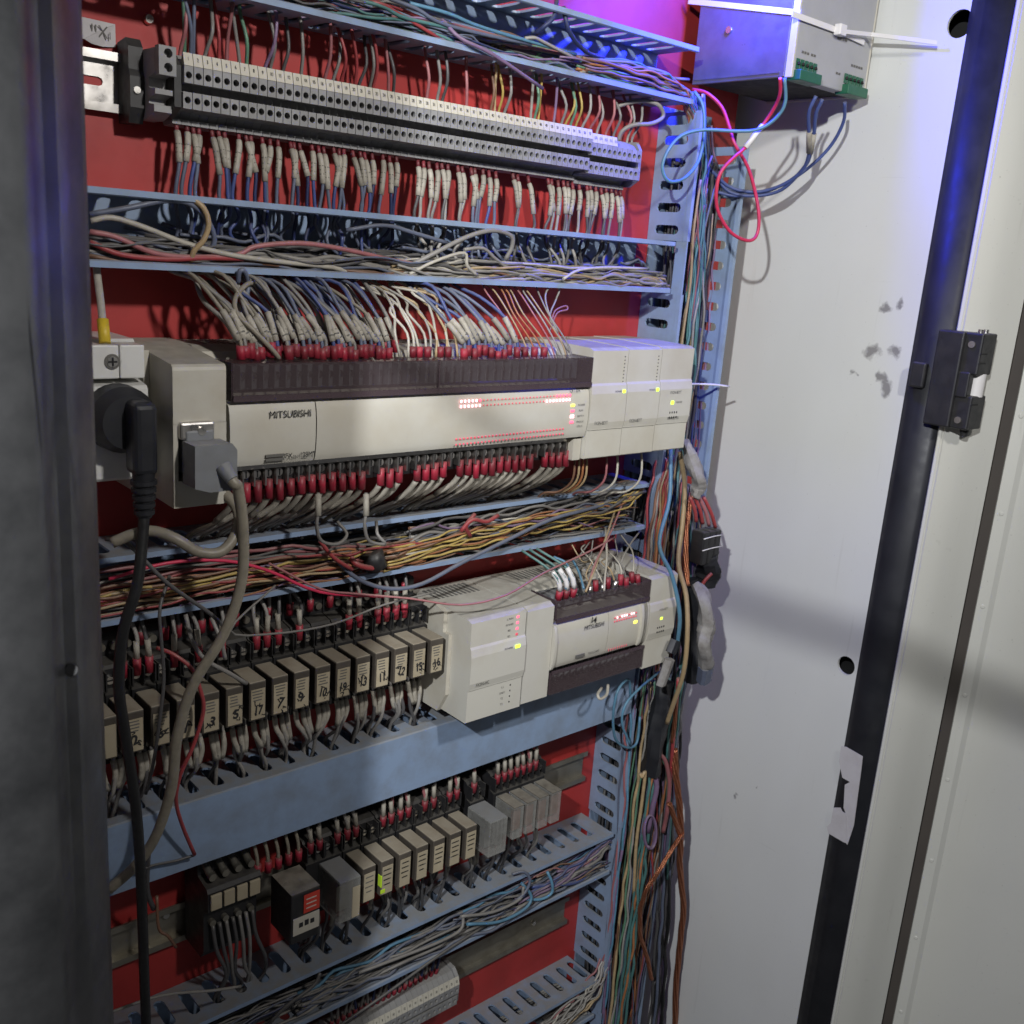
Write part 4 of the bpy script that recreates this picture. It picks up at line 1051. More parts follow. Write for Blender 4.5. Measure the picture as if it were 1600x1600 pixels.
# topmost duct
for sd, st_, x0, x1, y0, y1, z0, z1, nn_, rr_, cl in ((101, S2, -70, 455, -47, -18, 125, 138, 60, 1.05, ('dgrey', 'grey', 'lgrey', 'bluegrey', 'brown', 'dgrey')), (102, S2, 150, 460, -48, -30, 125, 140, 46, .95, ('lgrey', 'white', 'grey', 'beige', 'lgrey', 'tan')),
        (103, S3, -75, 455, -50, -24, -102, -82, 70, .95, ('brown', 'dgrey', 'grey', 'purple', 'orange', 'yellow', 'pink', 'bluegrey')), (104, S5, -60, 455, -48, -22, -493, -474, 60, 1.05, ('dgrey', 'grey', 'bluegrey', 'dblue', 'lgrey')), (105, S5, 250, 462, -50, -24, -493, -462, 34, 1.0, ('purple', 'pink', 'sky', 'grey', 'brown', 'bluegrey')), (106, 'fine wires heaped in the topmost duct', -60, 455, -46, -14, 290, 303, 40, 1.0, ('bluegrey', 'dblue', 'teal', 'grey', 'purple', 'dgrey'))):
    rnd = random.Random(sd)
    for k in range(nn_):
        L_ = rnd.uniform(90, 260); x = rnd.uniform(x0 - 60, x1 - 60); y = rnd.uniform(y0, y1); z = z0 + (z1 - z0) * rnd.random() ** 1.5; pts = []
        xx = max(x0, x)
        while xx < min(x1, x + L_):
            y = max(y0, min(y1, y + rnd.uniform(-4, 4))); z = max(z0, min(z1, z + rnd.uniform(-4.5, 4.5)))
            pts.append(mm(xx, y, z)); xx += rnd.uniform(9, 24)
        if len(pts) > 2: wire(pts, rr_ * rnd.uniform(.7, 1.25), cl[k % len(cl)], '', st=st_, n=5, sub=3)
filler('wire_tangle', 60, (-60, 455, -24, -5, 291, 304), 'wire_bluegrey', 1.5, 'tangle of blue-grey wires deep in the topmost duct', 1)
bundle(16, [(-60, -22, 300), (60, -24, 298), (160, -26, 300), (260, -28, 300), (350, -30, 301), (430, -32, 302), (470, -34, 296, .5), (486, -36, 270, .4)], (0, 9, 7), ['bluegrey', 'teal', 'grey', 'purple', 'green', 'dgrey', 'sky', 'pink'], 1.5, '%s wire running along the topmost duct', 'wires along the topmost duct', 3)
bundle(20, [(330, -40, 300), (365, -42, 301, 1.2), (400, -42, 302, 1.3), (432, -42, 302, 1.1), (458, -40, 298, .6), (478, -38, 280, .5), (490, -34, 240, .7), (492, -32, 200, .7)], (6, 6, 7), ['tan', 'green', 'lgrey', 'brown', 'orange', 'teal', 'white', 'grey'], 1.35, '%s wire of the bunch fanning at the right end of the topmost duct', 'bunch at the right end of the topmost duct', 5)
for i, (a, b, c_, colr) in enumerate((((560, 0), (640, 30), (760, 55), 'teal'), ((600, -5), (700, 40), (830, 70), 'bluegrey'), ((575, 2), (620, 20), (690, 62), 'red'), ((640, 5), (760, 45), (900, 85), 'sky'), ((820, 60), (850, 66), (900, 92), 'lgrey'))):
    wire([P(*a, -44), P((a[0] + b[0]) / 2, (a[1] + b[1]) / 2 - 4, -47), P(*b, -46), P(*c_, -42)], 1.5, colr, '%s wire arching inside the topmost duct' % colr.replace('bluegrey', 'blue-grey').replace('lgrey', 'light grey'))
wire([P(870, 0, -40), P(866, 25, -46), P(852, 40, -44), P(838, 52, -36)], 2.0, 'dblue', 'thick dark blue wire dropping from the upper rim into the topmost duct', n=8)
wire([P(880, 10, -44), P(890, 50, -46), P(915, 80, -42), P(945, 92, -36)], 2.0, 'dblue', 'thick dark blue wire curving down to the bunch in the topmost duct', n=8)
# second duct
filler('wire_tangle', 110, (-70, 450, -34, -4, 127, 142), 'wire_dgrey', 1.5, S2, 2)
filler('wire_tangle', 70, (-70, 450, -30, -4, 127, 150), 'wire_bluegrey', 1.4, S2, 22, ln=(30, 90))
bundle(22, [(150, -40, 128), (200, -42, 130), (250, -43, 132), (300, -43, 131), (350, -43, 131), (400, -43, 132), (440, -42, 132), (458, -40, 131, .6), (470, -34, 128, .5)], (5, 4, 5.5), ['lgrey', 'grey', 'white', 'beige', 'grey', 'lgrey', 'tan'], 1.35, 'pale twisted %s wire lying in the front of the second duct', 'pale wires in the second duct', 7, 1.6, st=S2)
bundle(14, [(-70, -36, 130), (0, -38, 129), (60, -38, 130), (120, -40, 129), (180, -40, 129), (240, -38, 128)], (4, 5, 5), ['dgrey', 'grey', 'bluegrey', 'brown', 'lgrey'], 1.5, '%s wire lying at the left of the second duct', 'wires at the left of the second duct', 8, 1.4, st=S2)
hero = [
 ([(142, 345, -44), (175, 340, -46), (225, 355, -46), (290, 380, -46), (360, 398, -46), (430, 408, -46), (520, 418, -44), (545, 428, -40)], 1.9, 'white', 'white wire crossing the left half of the second duct'),
 ([(140, 362, -42), (180, 370, -45), (240, 395, -46), (300, 402, -45), (370, 398, -44), (400, 385, -44), (470, 380, -45), (540, 390, -45), (620, 408, -44), (690, 420, -42)], 1.9, 'pink', 'dusty pink wire waving through the second duct'),
 ([(140, 378, -44), (190, 398, -46), (260, 405, -46), (320, 403, -45), (380, 404, -44)], 1.9, 'red', 'dull red wire low at the left end of the second duct'),
 ([(140, 335, -40), (200, 325, -44), (262, 313, -46), (300, 320, -47), (325, 345, -46), (335, 375, -44), (325, 395, -42), (308, 406, -40)], 1.9, 'bluegrey', 'blue-grey wire looping over at the left of the second duct'),
 ([(300, 310, -48), (318, 325, -50), (326, 350, -50), (318, 375, -49), (303, 392, -47), (298, 408, -44)], 2.0, 'tan', 'yellowish wire bowed like a bracket in the second duct'),
 ([(632, 420, -43), (680, 395, -48), (730, 370, -50), (770, 360, -50), (798, 368, -48), (800, 385, -46), (790, 405, -42)], 2.0, 'grey', 'grey wire forming a long loop in the second duct'),
 ([(640, 428, -46), (680, 408, -50), (725, 395, -50), (730, 415, -50), (745, 430, -48)], 1.4, 'white', 'off-white wire kinked sharply in the middle of the second duct'),
 ([(725, 390, -50), (755, 388, -50), (775, 405, -48), (800, 420, -46), (850, 425, -46), (920, 432, -46), (1000, 428, -44), (1040, 432, -36)], 1.5, 'lgrey', 'pale grey wire running to the right end of the second duct'),
 ([(880, 436, -52), (905, 422, -50), (950, 418, -48), (1010, 420, -44)], 1.4, 'white', 'whitish wire arched near the right end of the second duct'),
 ([(540, 360, -40), (600, 352, -44), (650, 365, -44), (700, 380, -40)], 1.7, 'bluegrey', 'blue-grey wire slung across the middle of the second duct'),
]
for pts, r, c_, l in hero: wire([P(*p) for p in pts], r, c_, l, n=8)
# ---------------------------------------------------------------- wires into the top of the long controller
def top_wire(px, colr, group, lab, spread=1.0, sl=True):
    a = P(px + U(-2, 2), 551 + U(-6, 2), -80 + U(0, 5))
    x, z = a.x * 1000, a.z * 1000
    k1 = mm(x - 1, -77, z + 9); k2 = mm(x - 8 * spread + U(-3, 3), -70, z + 22 + U(-3, 4)); k3 = mm(x - 20 * spread + U(-6, 6), -55, z + 40 + U(-5, 5)); k4 = mm(x - 26 * spread + U(-9, 9), -34, 121); k5 = mm(k4.x * 1000 + U(-8, 8), -28, 130); 
    o = wire([mm(x, -77, z - 4), mm(x, -78, z), k1, k2, k3, k4, k5], 1.5, colr, lab, group, name='marked_wire')
    onpart([mm(x, -78, z - 5), mm(x - .3, -77.8, z + U(2, 5))], U(2.5, 3.2), 'crimp_red', 'crimp', o, 8)
    if sl:
        ms = onpart([k1 - mm(0, 0, 2), k1 * .45 + k2 * .55 + mm(-.3, -.4, 0), k2], 2.3, 'sleeve', 'marker_sleeve', o, 7, 3)
        d = k2 - k1; b = MB()
        for j in range(4):
            p0 = k1 + d * (.1 + .22 * j); b.cyl(p0, p0 + d * .06, 2.36, n=7)
        b.build('print', 'ink_grey', ms)
    return o
for i in range(27):
    px = 374 + i * 9.0
    blue = 6 < i and i % 5 != 0
    top_wire(px, pick('bluegrey', 'bluegrey', 'blue', 'lgrey') if blue else pick('grey', 'lgrey', 'beige'), 'sleeved wires into the left of the long controller', '%s sleeved wire from the left entering the top of the long controller' % ordn(i + 1), U(.5, 1.25))
for i in range(16):   # second tier of crimps behind
    px = 395 + i * 15 + U(-3, 3)
    a = P(px, 540, -66); x, z = a.x * 1000, a.z * 1000
    o = wire([mm(x, -64, z - 3), mm(x - 1, -64, z + 8), mm(x - 8, -58, z + 26), mm(x - 18 + U(-6, 6), -42, z + 44), mm(x - 22 + U(-6, 6), -30, 126)], 1.5, pick('bluegrey', 'grey', 'lgrey', 'blue'), 'rear-row wire with red crimp behind the smoked cover of the long controller', 'rear-row wires into the long controller', st=SC_)
    onpart([mm(x, -64, z - 5), mm(x, -64, z + 4)], 3.0, 'crimp_red', 'crimp', o, 8)
    onpart([mm(x - .8, -64, z + 6), mm(x - 6, -60, z + 20)], 2.2, 'sleeve', 'marker_sleeve', o, 7, 2)
for i in range(10):
    px = 722 + i * 9.4
    top_wire(px, pick('bluegrey', 'blue', 'blue', 'bluegrey'), 'blue sleeved wires into the middle of the long controller', '%s wire of the blue sleeved ten entering the middle of the long controller' % ordn(i + 1), 1.15)
for i in range(12):
    px = 630 + i * 9 + U(-3, 3)
    a = P(px, 548, -76); x, z = a.x * 1000, a.z * 1000
    pts = [mm(x, -74, z - 5), mm(x + U(-4, 2), -70, z + 12), mm(x + U(-12, 4), -62, z + 26), mm(x + U(-20, 4), -50, z + 36 + U(-4, 4)), mm(x - 14 + U(-22, 10), -40, z + 44), mm(x - 20 + U(-20, 16), -30, 124)]
    wire(pts, 1.15, pick('white', 'lgrey', 'white', 'tan'), 'bare-looking white wire tangled above the middle of the long controller', 'white wires tangled above the long controller')
for i, px in enumerate((645, 655, 668, 688, 700, 820, 835, 850)):
    a = P(px, 550, -74); tag(MB().tube([a - mm(0, 0, 4), a + mm(0, 0, 4)], 2.9, 8, 2).build('crimp_lug', 'crimp_red'), 'loose red crimp lug under the white wires on the long controller', 'crimp lug', 'red lugs under white wires')
for i, (px, c_) in enumerate(((815, 'pink'), (824, 'tan'), (835, 'orange'), (846, 'orange'), (855, 'tan'), (864, 'pink'), (872, 'lgrey'), (882, 'tan'), (890, 'lgrey'))):
    a = P(px + 8, 556, -76); x, z = a.x * 1000, a.z * 1000
    wire([mm(x, -74, z - 4), mm(x - 6, -70, z + 12), mm(x - 18 + U(-4, 4), -60, z + 32), mm(x - 24 + U(-4, 6), -46, z + 48), mm(x - 18 + U(-4, 8), -34, 122), mm(x - 14, -30, 128)], .8, c_, 'hair-thin %s wire bowed above the right end of the long controller' % c_.replace('lgrey', 'light grey'), 'hair-thin wires above the long controller, ' + c_)
wire([P(872, 520, -66), P(858, 490, -60), P(852, 462, -50), P(862, 446, -44), P(874, 452, -44), P(868, 470, -48), P(860, 500, -56), P(888, 548, -68)], .9, 'lgrey', 'hair-thin light grey wire curled into a bow over the controller')
wire([P(862, 500, -58), P(868, 485, -54), P(884, 478, -52), P(886, 484, -54), P(870, 490, -56), P(858, 520, -62)], .8, 'pink', 'hair-thin pink wire tied in a small knot over the controller')
for pts, c_, l in (([(305, 436, -34), (318, 470, -50), (350, 500, -64), (375, 540, -76), (384, 556, -79)], 'lgrey', 'light grey wire bending steeply at the far left of the controller top'),
                   ([(325, 440, -34), (345, 470, -52), (372, 490, -64), (395, 520, -74), (412, 552, -79)], 'grey', 'grey wire second from the left over the controller top'),
                   ([(372, 442, -50), (374, 425, -54), (382, 424, -54), (388, 446, -50), (383, 480, -56), (390, 520, -72)], 'bluegrey', 'blue-grey wire looped up over the rim of the second duct'),
                   ([(402, 440, -50), (385, 445, -56), (368, 465, -64), (370, 490, -72), (395, 515, -78), (424, 545, -82), (436, 560, -80)], 'beige', 'beige wire curling in front of the others above the controller')):
    wire([P(*p) for p in pts], 1.8, c_, l, n=8)
# ---------------------------------------------------------------- wires from the bottom of the long controller
for k in range(NT):
    x = 9 + k * PIT
    if k in (13, 17, 22, 33): continue
    z = -10 - U(0, 2)
    hang = U(0, 6)
    o = wire([mm(x, -82, z - 8), mm(x - 2, -77, z - 19), mm(x - 6 - hang, -64, z - 31), mm(x - 11 - hang, -48, z - 40), mm(x - 14 - hang, -36, -59), mm(x - 18, -28, -72)], 1.7, pick('lgrey', 'grey', 'beige', 'lgrey'), 'red-crimped wire at the %s bottom screw from the left of the long controller' % ordn(k + 1), 'wires from the bottom of the long controller', name='marked_wire')
    onpart([mm(x, -82.5, z + 1), mm(x, -83, z - 12 + U(-1.5, 2))], U(2.6, 3.1), 'crimp_red', 'crimp', o, 8)
    onpart([mm(x - .2, -82.4, z - 11), mm(x - 2.2, -77, z - 19), mm(x - 5 - hang, -66, z - 29)], 2.2, 'sleeve', 'marker_sleeve', o, 7, 3)
for px, lab in ((497, 'pale sleeved wire hanging loose before the third duct'), (572, 'short sleeved stub hanging beside the loose loop')):
    o = wire([P(px, 770, -86), P(px, 800, -90), P(px - 2, 822, -90), P(px + 5, 845, -86), P(px + 30, 850, -82), P(px + 45 if px < 500 else px + 18, 835, -78), P(px + 30 if px < 500 else px + 16, 815, -70)], 1.4, 'grey', lab)
    onpart([P(px, 772, -87), P(px, 806, -90.5)], 2.3, 'sleeve', 'marker_sleeve', o, 7, 2)
for i, (px, c_) in enumerate(((895, 'brown'), (902, 'tan'), (908, 'orange'), (914, 'tan'), (945, 'pink'), (962, 'white'), (1000, 'white'))):
    wire([P(px, 690, -72), P(px + 3, 725, -78), P(px - 2, 752, -76), P(px - 22, 768, -66), P(px - 45, 770, -54), P(px - 60, 782, -40)], 1.2, c_, '%s wire %s hanging below the extension modules' % (c_, ('nearest the strip end', 'beside the first', 'of orange tone', 'fourth in the row', 'of dusty tone', 'long and pale', 'farthest right')[i]))
# ---------------------------------------------------------------- third duct
filler('wire_tangle', 90, (-70, 450, -36, -4, -101, -80), 'wire_dgrey', 1.5, 'tangle of dark wires deep in the third duct', 31)
bundle(26, [(-75, -46, -90), (-20, -48, -88), (40, -50, -86), (100, -50, -88), (150, -48, -90), (190, -44, -92)], (5, 5, 9), ['orange', 'red', 'yellow', 'brown', 'tan', 'orange', 'pink', 'white'], 1.15, '%s wire of the bright fan at the left of the third duct', 'bright fan in the third duct', 33, 1.0)
bundle(18, [(150, -50, -94), (190, -52, -90), (230, -52, -86), (280, -50, -84), (330, -48, -82), (380, -46, -80), (430, -44, -76), (462, -38, -68, .6)], (5, 5, 8), ['yellow', 'tan', 'yellow', 'orange', 'beige', 'brown', 'white'], 1.15, '%s wire of the yellow spray in the middle of the third duct', 'yellow spray in the third duct', 35, 1.2)
bundle(24, [(180, -42, -84), (240, -44, -80), (300, -46, -77), (350, -46, -75), (400, -46, -72), (440, -42, -70), (466, -36, -68, .5)], (6, 6, 11), ['dgrey', 'grey', 'bluegrey', 'lgrey', 'purple', 'brown'], 1.4, '%s wire crossing the right half of the third duct', 'dark wires in the right of the third duct', 36, 1.5, st=S3)
bundle(10, [(-75, -40, -80), (0, -42, -78), (70, -44, -80), (130, -44, -84)], (5, 5, 7), ['dgrey', 'grey', 'brown', 'pink'], 1.5, '%s wire behind the bright fan in the third duct', 'dark wires at the left of the third duct', 37, 1.2, st=S3)
hero = [
 ([(520, 870, -54), (560, 905, -60), (610, 920, -62), (660, 912, -64), (720, 880, -64), (790, 845, -62), (860, 812, -58), (920, 795, -52), (990, 775, -42)], 1.9, 'bluegrey', 'blue-grey wire sagging from the third duct and rising to the right'),
 ([(420, 880, -56), (500, 920, -62), (560, 928, -66), (640, 935, -78), (720, 945, -92), (790, 930, -100), (850, 895, -92), (920, 862, -78), (960, 840, -60)], 1.0, 'pink', 'thin pink wire draped over the small controller top'),
 ([(430, 915, -70), (360, 985, -84), (430, 990, -80), (520, 975, -76), (600, 945, -70), (680, 925, -72)], .9, 'grey', 'thin grey wire drooping in front of the upper relay sockets'),
 ([(165, 842, -70), (200, 850, -80), (260, 910, -88), (330, 960, -90), (355, 985, -86)], 1.5, 'dgrey', 'dark wire slanting down over the black cable'),
 ([(720, 830, -58), (738, 812, -62), (760, 815, -62), (778, 805, -60)], 2.0, 'red', 'short fat bright red wire end above the yellow spray'),
 ([(735, 838, -56), (728, 822, -60), (742, 803, -60)], 1.9, 'red', 'short red wire end crossing the fat red one'),
 ([(545, 865, -52), (555, 880, -58), (570, 886, -60), (584, 888, -58)], 2.4, 'red', 'short thick red wire entering the dark wire tie'),
 ([(500, 845, -60), (520, 870, -62), (550, 890, -60)], 1.7, 'red', 'red wire slanting under the rim at the middle of the third duct'),
 ([(170, 905, -54), (260, 880, -58), (350, 876, -60), (420, 892, -62), (500, 925, -62), (600, 932, -64)], 1.3, 'hotred', 'bright red wire running along the left of the third duct'),
 ([(960, 800, -50), (940, 860, -70), (925, 900, -86), (915, 925, -92)], 1.1, 'tan', 'pale yellow wire dropping from the third duct to the small controller'),
 ([(946, 825, -56), (948, 870, -76), (945, 905, -88), (944, 925, -92)], 1.1, 'white', 'straight white wire dropping to the small controller'),
 ([(975, 780, -44), (955, 830, -60), (930, 880, -80), (918, 920, -90)], 1.0, 'pink', 'thin pinkish wire slanting to the small controller terminals'),
 ([(1000, 830, -40), (985, 850, -60), (970, 880, -76), (975, 905, -84), (1000, 915, -86)], 1.0, 'lgrey', 'thin light grey wire coiling beside the small controller'),
 ([(865, 870, -60), (885, 880, -70), (890, 900, -80), (884, 920, -90)], 1.2, 'sky', 'light blue wire entering the left of the small controller'),
 ([(850, 875, -60), (868, 890, -74), (878, 910, -86)], 1.2, 'teal', 'teal wire entering the left of the small controller'),
 ([(895, 875, -62), (905, 895, -76), (912, 920, -90)], 1.2, 'sky', 'pale blue wire hooked over the small controller'),
]
for pts, r, c_, l in hero: wire([P(*p) for p in pts], r, c_, l, n=8)
tag(MB().tube([P(580, 862, -52), P(588, 888, -54)], 9, 10, 3).build('wire_tie', 'black_plastic'), 'black tape wrapped round the yellow wires in the third duct', 'tape')
for i in range(3):
    a = P(878 + i * 11, 930 - i * 2, -92)
    o = wire([a + mm(0, 4, -4), a + mm(-1, 2, 8), a + mm(-9 + i, 8, 22), a + mm(-24, 30, 36)], 1.3, 'teal', 'white sleeved wire with red crimp, %s into the small controller' % ordn(i + 1))
    onpart([a + mm(0, 4, -5), a + mm(0, 3, 3)], 3.2, 'crimp_red', 'crimp', o, 8)
    onpart([a + mm(-.3, 2.8, 4), a + mm(-2, 3.5, 12), a + mm(-8 + i, 8, 22)], 2.3, 'nylon', 'marker_sleeve', o, 7)
for i in range(9):
    a = P(922 + i * 9.5, 925 - i * 2.2 - (i % 2) * 6, -86)
    tag(MB().tube([a - mm(0, 0, 4), a + mm(U(-2, 2), U(-1, 2), 6)], 2.7, 8, 2).build('crimp_lug', 'crimp_red' if i % 2 or i > 5 else 'zinc'), 'small crimp lug clustered over the small controller terminals', 'crimp lug', 'lugs on the small controller')
for i in range(8):
    a = P(925 + i * 9, 918 - i * 2, -86)
    wire([a, a + mm(U(-6, 6), 4, 12), a + mm(U(-10, 16), 14, U(16, 24)), a + mm(U(-4, 30), 30, U(12, 30)), a + mm(U(10, 40), 44, U(24, 40))], .8, pick('lgrey', 'white', 'grey', 'tan'), 'hair-thin pale wire tangled on top of the small controller', 'hair-thin wires on the small controller')
# ---------------------------------------------------------------- wires at the relay rows
for i in range(-1, 15):
    x = -56 + i * 17.68
    for s_ in (-1, 1):
        if random.random() < .38: continue
        xx = x + s_ * 4.2
        z = UPZ + 11
        o = wire([mm(xx, -42.5, z + 3), mm(xx, -43, z + 14), mm(xx + U(-3, 3), -41, z + 28), mm(xx + U(-5, 5), -34, -108), mm(xx + U(-6, 6), -28, -98)], 1.5, pick('grey', 'lgrey', 'dgrey'), 'sleeved wire with red crimp on the upper relay sockets', 'a', st=SR)
        onpart([mm(xx, -42.4, z + 1), mm(xx, -43, z + 13)], 2.9, 'crimp_red', 'crimp', o, 8)
        onpart([mm(xx, -43, z + 13), mm(xx + U(-1, 1), -42.2, z + 25)], 2.1, 'sleeve', 'marker_sleeve', o, 7)
    for s_ in (-1, 1):
        if random.random() < .5: continue
        xx = x + s_ * 4.2; z = UPZ + 29
        o = wire([mm(xx, -27, z), mm(xx + U(-1, 1), -29, z + 10), mm(xx + U(-4, 4), -27, -103), mm(xx + U(-4, 4), -24, -95)], 1.5, pick('grey', 'lgrey', 'dgrey'), 'rear wire with red crimp behind the upper relay row', 'a', st=SR)
        onpart([mm(xx, -27, z - 2), mm(xx, -28, z + 8)], 2.8, 'crimp_red', 'crimp', o, 8)
    for s_ in (-1, 0, 1):
        xx = x + s_ * 4.6 + U(-1, 1)
        sx_ = -110 + 20 * round((x + 6 + 110 - 10) / 20) + 10
        o = wire([mm(xx, -41, UPZ - 44), mm(xx + 1, -43, UPZ - 58), mm((xx + sx_) / 2 + U(-3, 3), -40 + U(-4, 4), UPZ - 74), mm(sx_ + U(-2.4, 2.4), -28 + U(-7, 7), -252), mm(sx_ + U(-2, 2), -26, -268)], 1.5, pick('lgrey', 'grey', 'dgrey'), 'sleeved grey wire from an upper relay into a slot of the lidded duct', 'a', st=SR)
        onpart([mm(xx, -41.5, UPZ - 48), mm(xx + 1, -43, UPZ - 58), mm((xx + sx_) / 2, -41, UPZ - 70)], 2.1, 'sleeve', 'marker_sleeve', o, 7, 3)
hero = [
 ([(265, 900, -70), (250, 950, -80), (252, 1000, -84), (256, 1060, -86), (250, 1120, -88), (240, 1190, -82), (228, 1240, -72)], 1.3, 'dgrey', 'dark thin wire hanging in front of the leftmost relays'),
 ([(245, 1012, -72), (270, 1022, -80), (300, 1045, -86), (312, 1075, -88), (318, 1110, -88), (302, 1165, -88), (282, 1210, -86), (275, 1250, -80), (285, 1290, -72), (304, 1335, -62)], 1.5, 'red', 'orange-red wire curving down in front of the upper relays'),
 ([(304, 1336, -60), (275, 1345, -58), (240, 1352, -58), (215, 1362, -60)], 1.1, 'dgrey', 'thin dark wire running across the lid at the lower left'),
 ([(290, 960, -60), (300, 1000, -66), (320, 1030, -72), (355, 1050, -76), (385, 1068, -74)], 1.7, 'grey', 'grey wire bowed over the fourth upper relay'),
 ([(330, 965, -62), (345, 1000, -70), (352, 1030, -70)], 1.6, 'lgrey', 'light grey sleeved wire leaning before the upper relay sockets'),
 ([(150, 1590, -60), (250, 1556, -62), (330, 1548, -64), (376, 1541, -60)], 1.2, 'lgrey', 'pale thin wire lying over the bottom left duct slots'),
 ([(245, 1400, -40), (248, 1450, -44), (262, 1462, -46), (275, 1480, -44)], 1.3, 'brown', 'small brown wire end dangling by the lower left rail'),
 ([(232, 1330, -62), (230, 1390, -50), (240, 1420, -40)], 2.0, 'dgrey', 'dark thick wire tail behind the black cable at the lower left'),
]
for pts, r, c_, l in hero: wire([P(*p) for p in pts], r, c_, l, n=8)
# lower row
for k, x in enumerate(allx):
    for s_ in (-1, 1):
        if random.random() < .3: continue
        xx = x + s_ * 4.2; z = LOZ + 11
        o = wire([mm(xx, -42.5, z + 2), mm(xx, -43, z + 13), mm(xx + U(-3, 3), -40, z + 26), mm(xx + U(-4, 4), -30, -305)], 1.5, pick('grey', 'lgrey', 'pink'), 'sleeved wire with red crimp on the lower relay sockets', 'a', st=SR2)
        onpart([mm(xx, -42.4, z + 1), mm(xx, -43, z + 11)], 2.8, 'crimp_red', 'crimp', o, 8)
        onpart([mm(xx, -43, z + 11), mm(xx + U(-1, 1), -42, z + 22)], 2.0, 'sleeve', 'marker_sleeve', o, 7)
    for s_ in (-1, 0, 1):
        if random.random() < .2: continue
        xx = x + s_ * 4.6 + U(-1, 1)
        sx_ = -110 + 20 * round((x + 4 + 110 - 10) / 20) + 10
        o = wire([mm(xx, -41, LOZ - 44), mm(xx + 1, -43, LOZ - 56), mm((xx + sx_) / 2 + U(-3, 3), -40 + U(-4, 4), LOZ - 72), mm(sx_ + U(-2.4, 2.4), -28 + U(-7, 7), -446), mm(sx_ + U(-2, 2), -26, -462)], 1.5, pick('dgrey', 'grey', 'dgrey'), 'dark grey wire from a lower relay into a slot of the duct below', 'a', st=SR2)
        if random.random() < .5: onpart([mm(xx, -41.5, LOZ - 46), mm(xx + 1, -43, LOZ - 56), mm((xx + sx_) / 2, -41, LOZ - 68)], 2.0, 'sleeve', 'marker_sleeve', o, 7, 3)
for j in range(7):
    xx = xk - 16 + j * 5.5
    wire([mm(xx, -45, -368), mm(xx + 2, -48, -390), mm(xx + 6 + U(-3, 8), -42, -420), mm(xx + 8 + U(-3, 12), -30, -446), mm(xx + 8, -26, -460)], 1.7, pick('dgrey', 'lgrey', 'grey'), 'grey wire falling from the dark contact block into the duct', 'wires under the dark contact block')
for j in range(5):
    xx = xk + 22 + j * 9
    o = wire([mm(xx, -44, -336), mm(xx - 1, -44, -322), mm(xx - 3, -38, -306)], 1.6, 'beige', 'short beige sleeved wire above the red-stickered relay', 'beige wires above the red-stickered relay')
    onpart([mm(xx, -43.8, -340), mm(xx, -44.2, -330)], 2.8, 'crimp_red', 'crimp', o, 8)
# ---------------------------------------------------------------- ducts five and six
filler('wire_tangle', 90, (-60, 455, -40, -4, -492, -474), 'wire_dgrey', 1.5, S5, 51)
bundle(22, [(90, -42, -484), (150, -44, -482), (210, -44, -480), (270, -44, -480), (330, -44, -481), (390, -43, -482), (440, -42, -484)], (6, 7, 10), ['dgrey', 'grey', 'bluegrey', 'sky', 'grey'], 1.5, '%s wire lying in the duct under the lower relays', 'a', 52, 1.5, st=S5)
bundle(16, [(330, -44, -484), (370, -46, -478), (410, -46, -470), (440, -44, -464), (462, -40, -462, .7), (478, -34, -474, .6), (486, -34, -520, .6)], (5, 6, 9), ['purple', 'pink', 'purple', 'grey', 'lgrey', 'blue'], 1.5, '%s wire of the purple fan at the right of the lower duct', 'a', 53, 1.0, st=S5)
hero = [
 ([(800, 1412, -54), (820, 1395, -56), (828, 1375, -56), (818, 1362, -54), (800, 1366, -50)], 1.6, 'bluegrey', 'pale blue-grey wire looping up in the lower duct'),
 ([(730, 1444, -54), (780, 1440, -56), (820, 1420, -58), (830, 1400, -56), (815, 1380, -52)], 1.7, 'sky', 'light blue wire sweeping in an arc in the lower duct'),
 ([(720, 1432, -54), (770, 1425, -56), (812, 1405, -56), (818, 1385, -54)], 1.6, 'grey', 'grey wire sweeping parallel to the light blue arc'),
 ([(855, 1362, -52), (862, 1378, -56), (862, 1395, -56), (845, 1405, -54), (820, 1405, -50)], 1.6, 'sky', 'light blue wire hooked at the right of the lower duct'),
 ([(830, 1385, -48), (870, 1382, -50), (900, 1378, -48), (930, 1360, -42)], 2.4, 'blue', 'thick blue wire lying at the right of the lower duct'),
 ([(560, 1520, -52), (640, 1490, -56), (690, 1470, -58), (720, 1452, -56), (724, 1430, -52)], 1.6, 'grey', 'grey wire curling along the middle of the lower duct'),
 ([(420, 1600, -54), (450, 1570, -58), (490, 1540, -60), (500, 1520, -58)], 1.6, 'dgrey', 'dark wire rising at the lower left of the lower duct'),
]
for pts, r, c_, l in hero: wire([P(*p) for p in pts], r, c_, l, n=8)
for k in range(20):
    x = BX1 - (NB - k) * TP + 4
    o = wire([mm(x, -24, BZ + 16), mm(x + U(-1, 1), -26, BZ + 28), mm(x + U(-4, 2), -28, BZ + 44), mm(x + U(-5, 3), -26, -496)], 1.4, pick('dgrey', 'grey', 'dblue'), 'dark wire with dull red ferrule above the bottom terminal strip', 'a', st=SB)
    onpart([mm(x, -24, BZ + 17), mm(x, -26, BZ + 27)], 1.9, 'crimp_red', 'ferrule', o, 7)
wire([P(520, 1610, -50), P(600, 1555, -54), P(690, 1490, -54), P(760, 1445, -48)], 1.5, 'dgrey', 'long dark wire slanting across above the bottom terminal strip')
filler('wire_tangle', 50, (300, 455, -46, -4, -682, -655), 'wire_lgrey', 1.4, S6, 61)
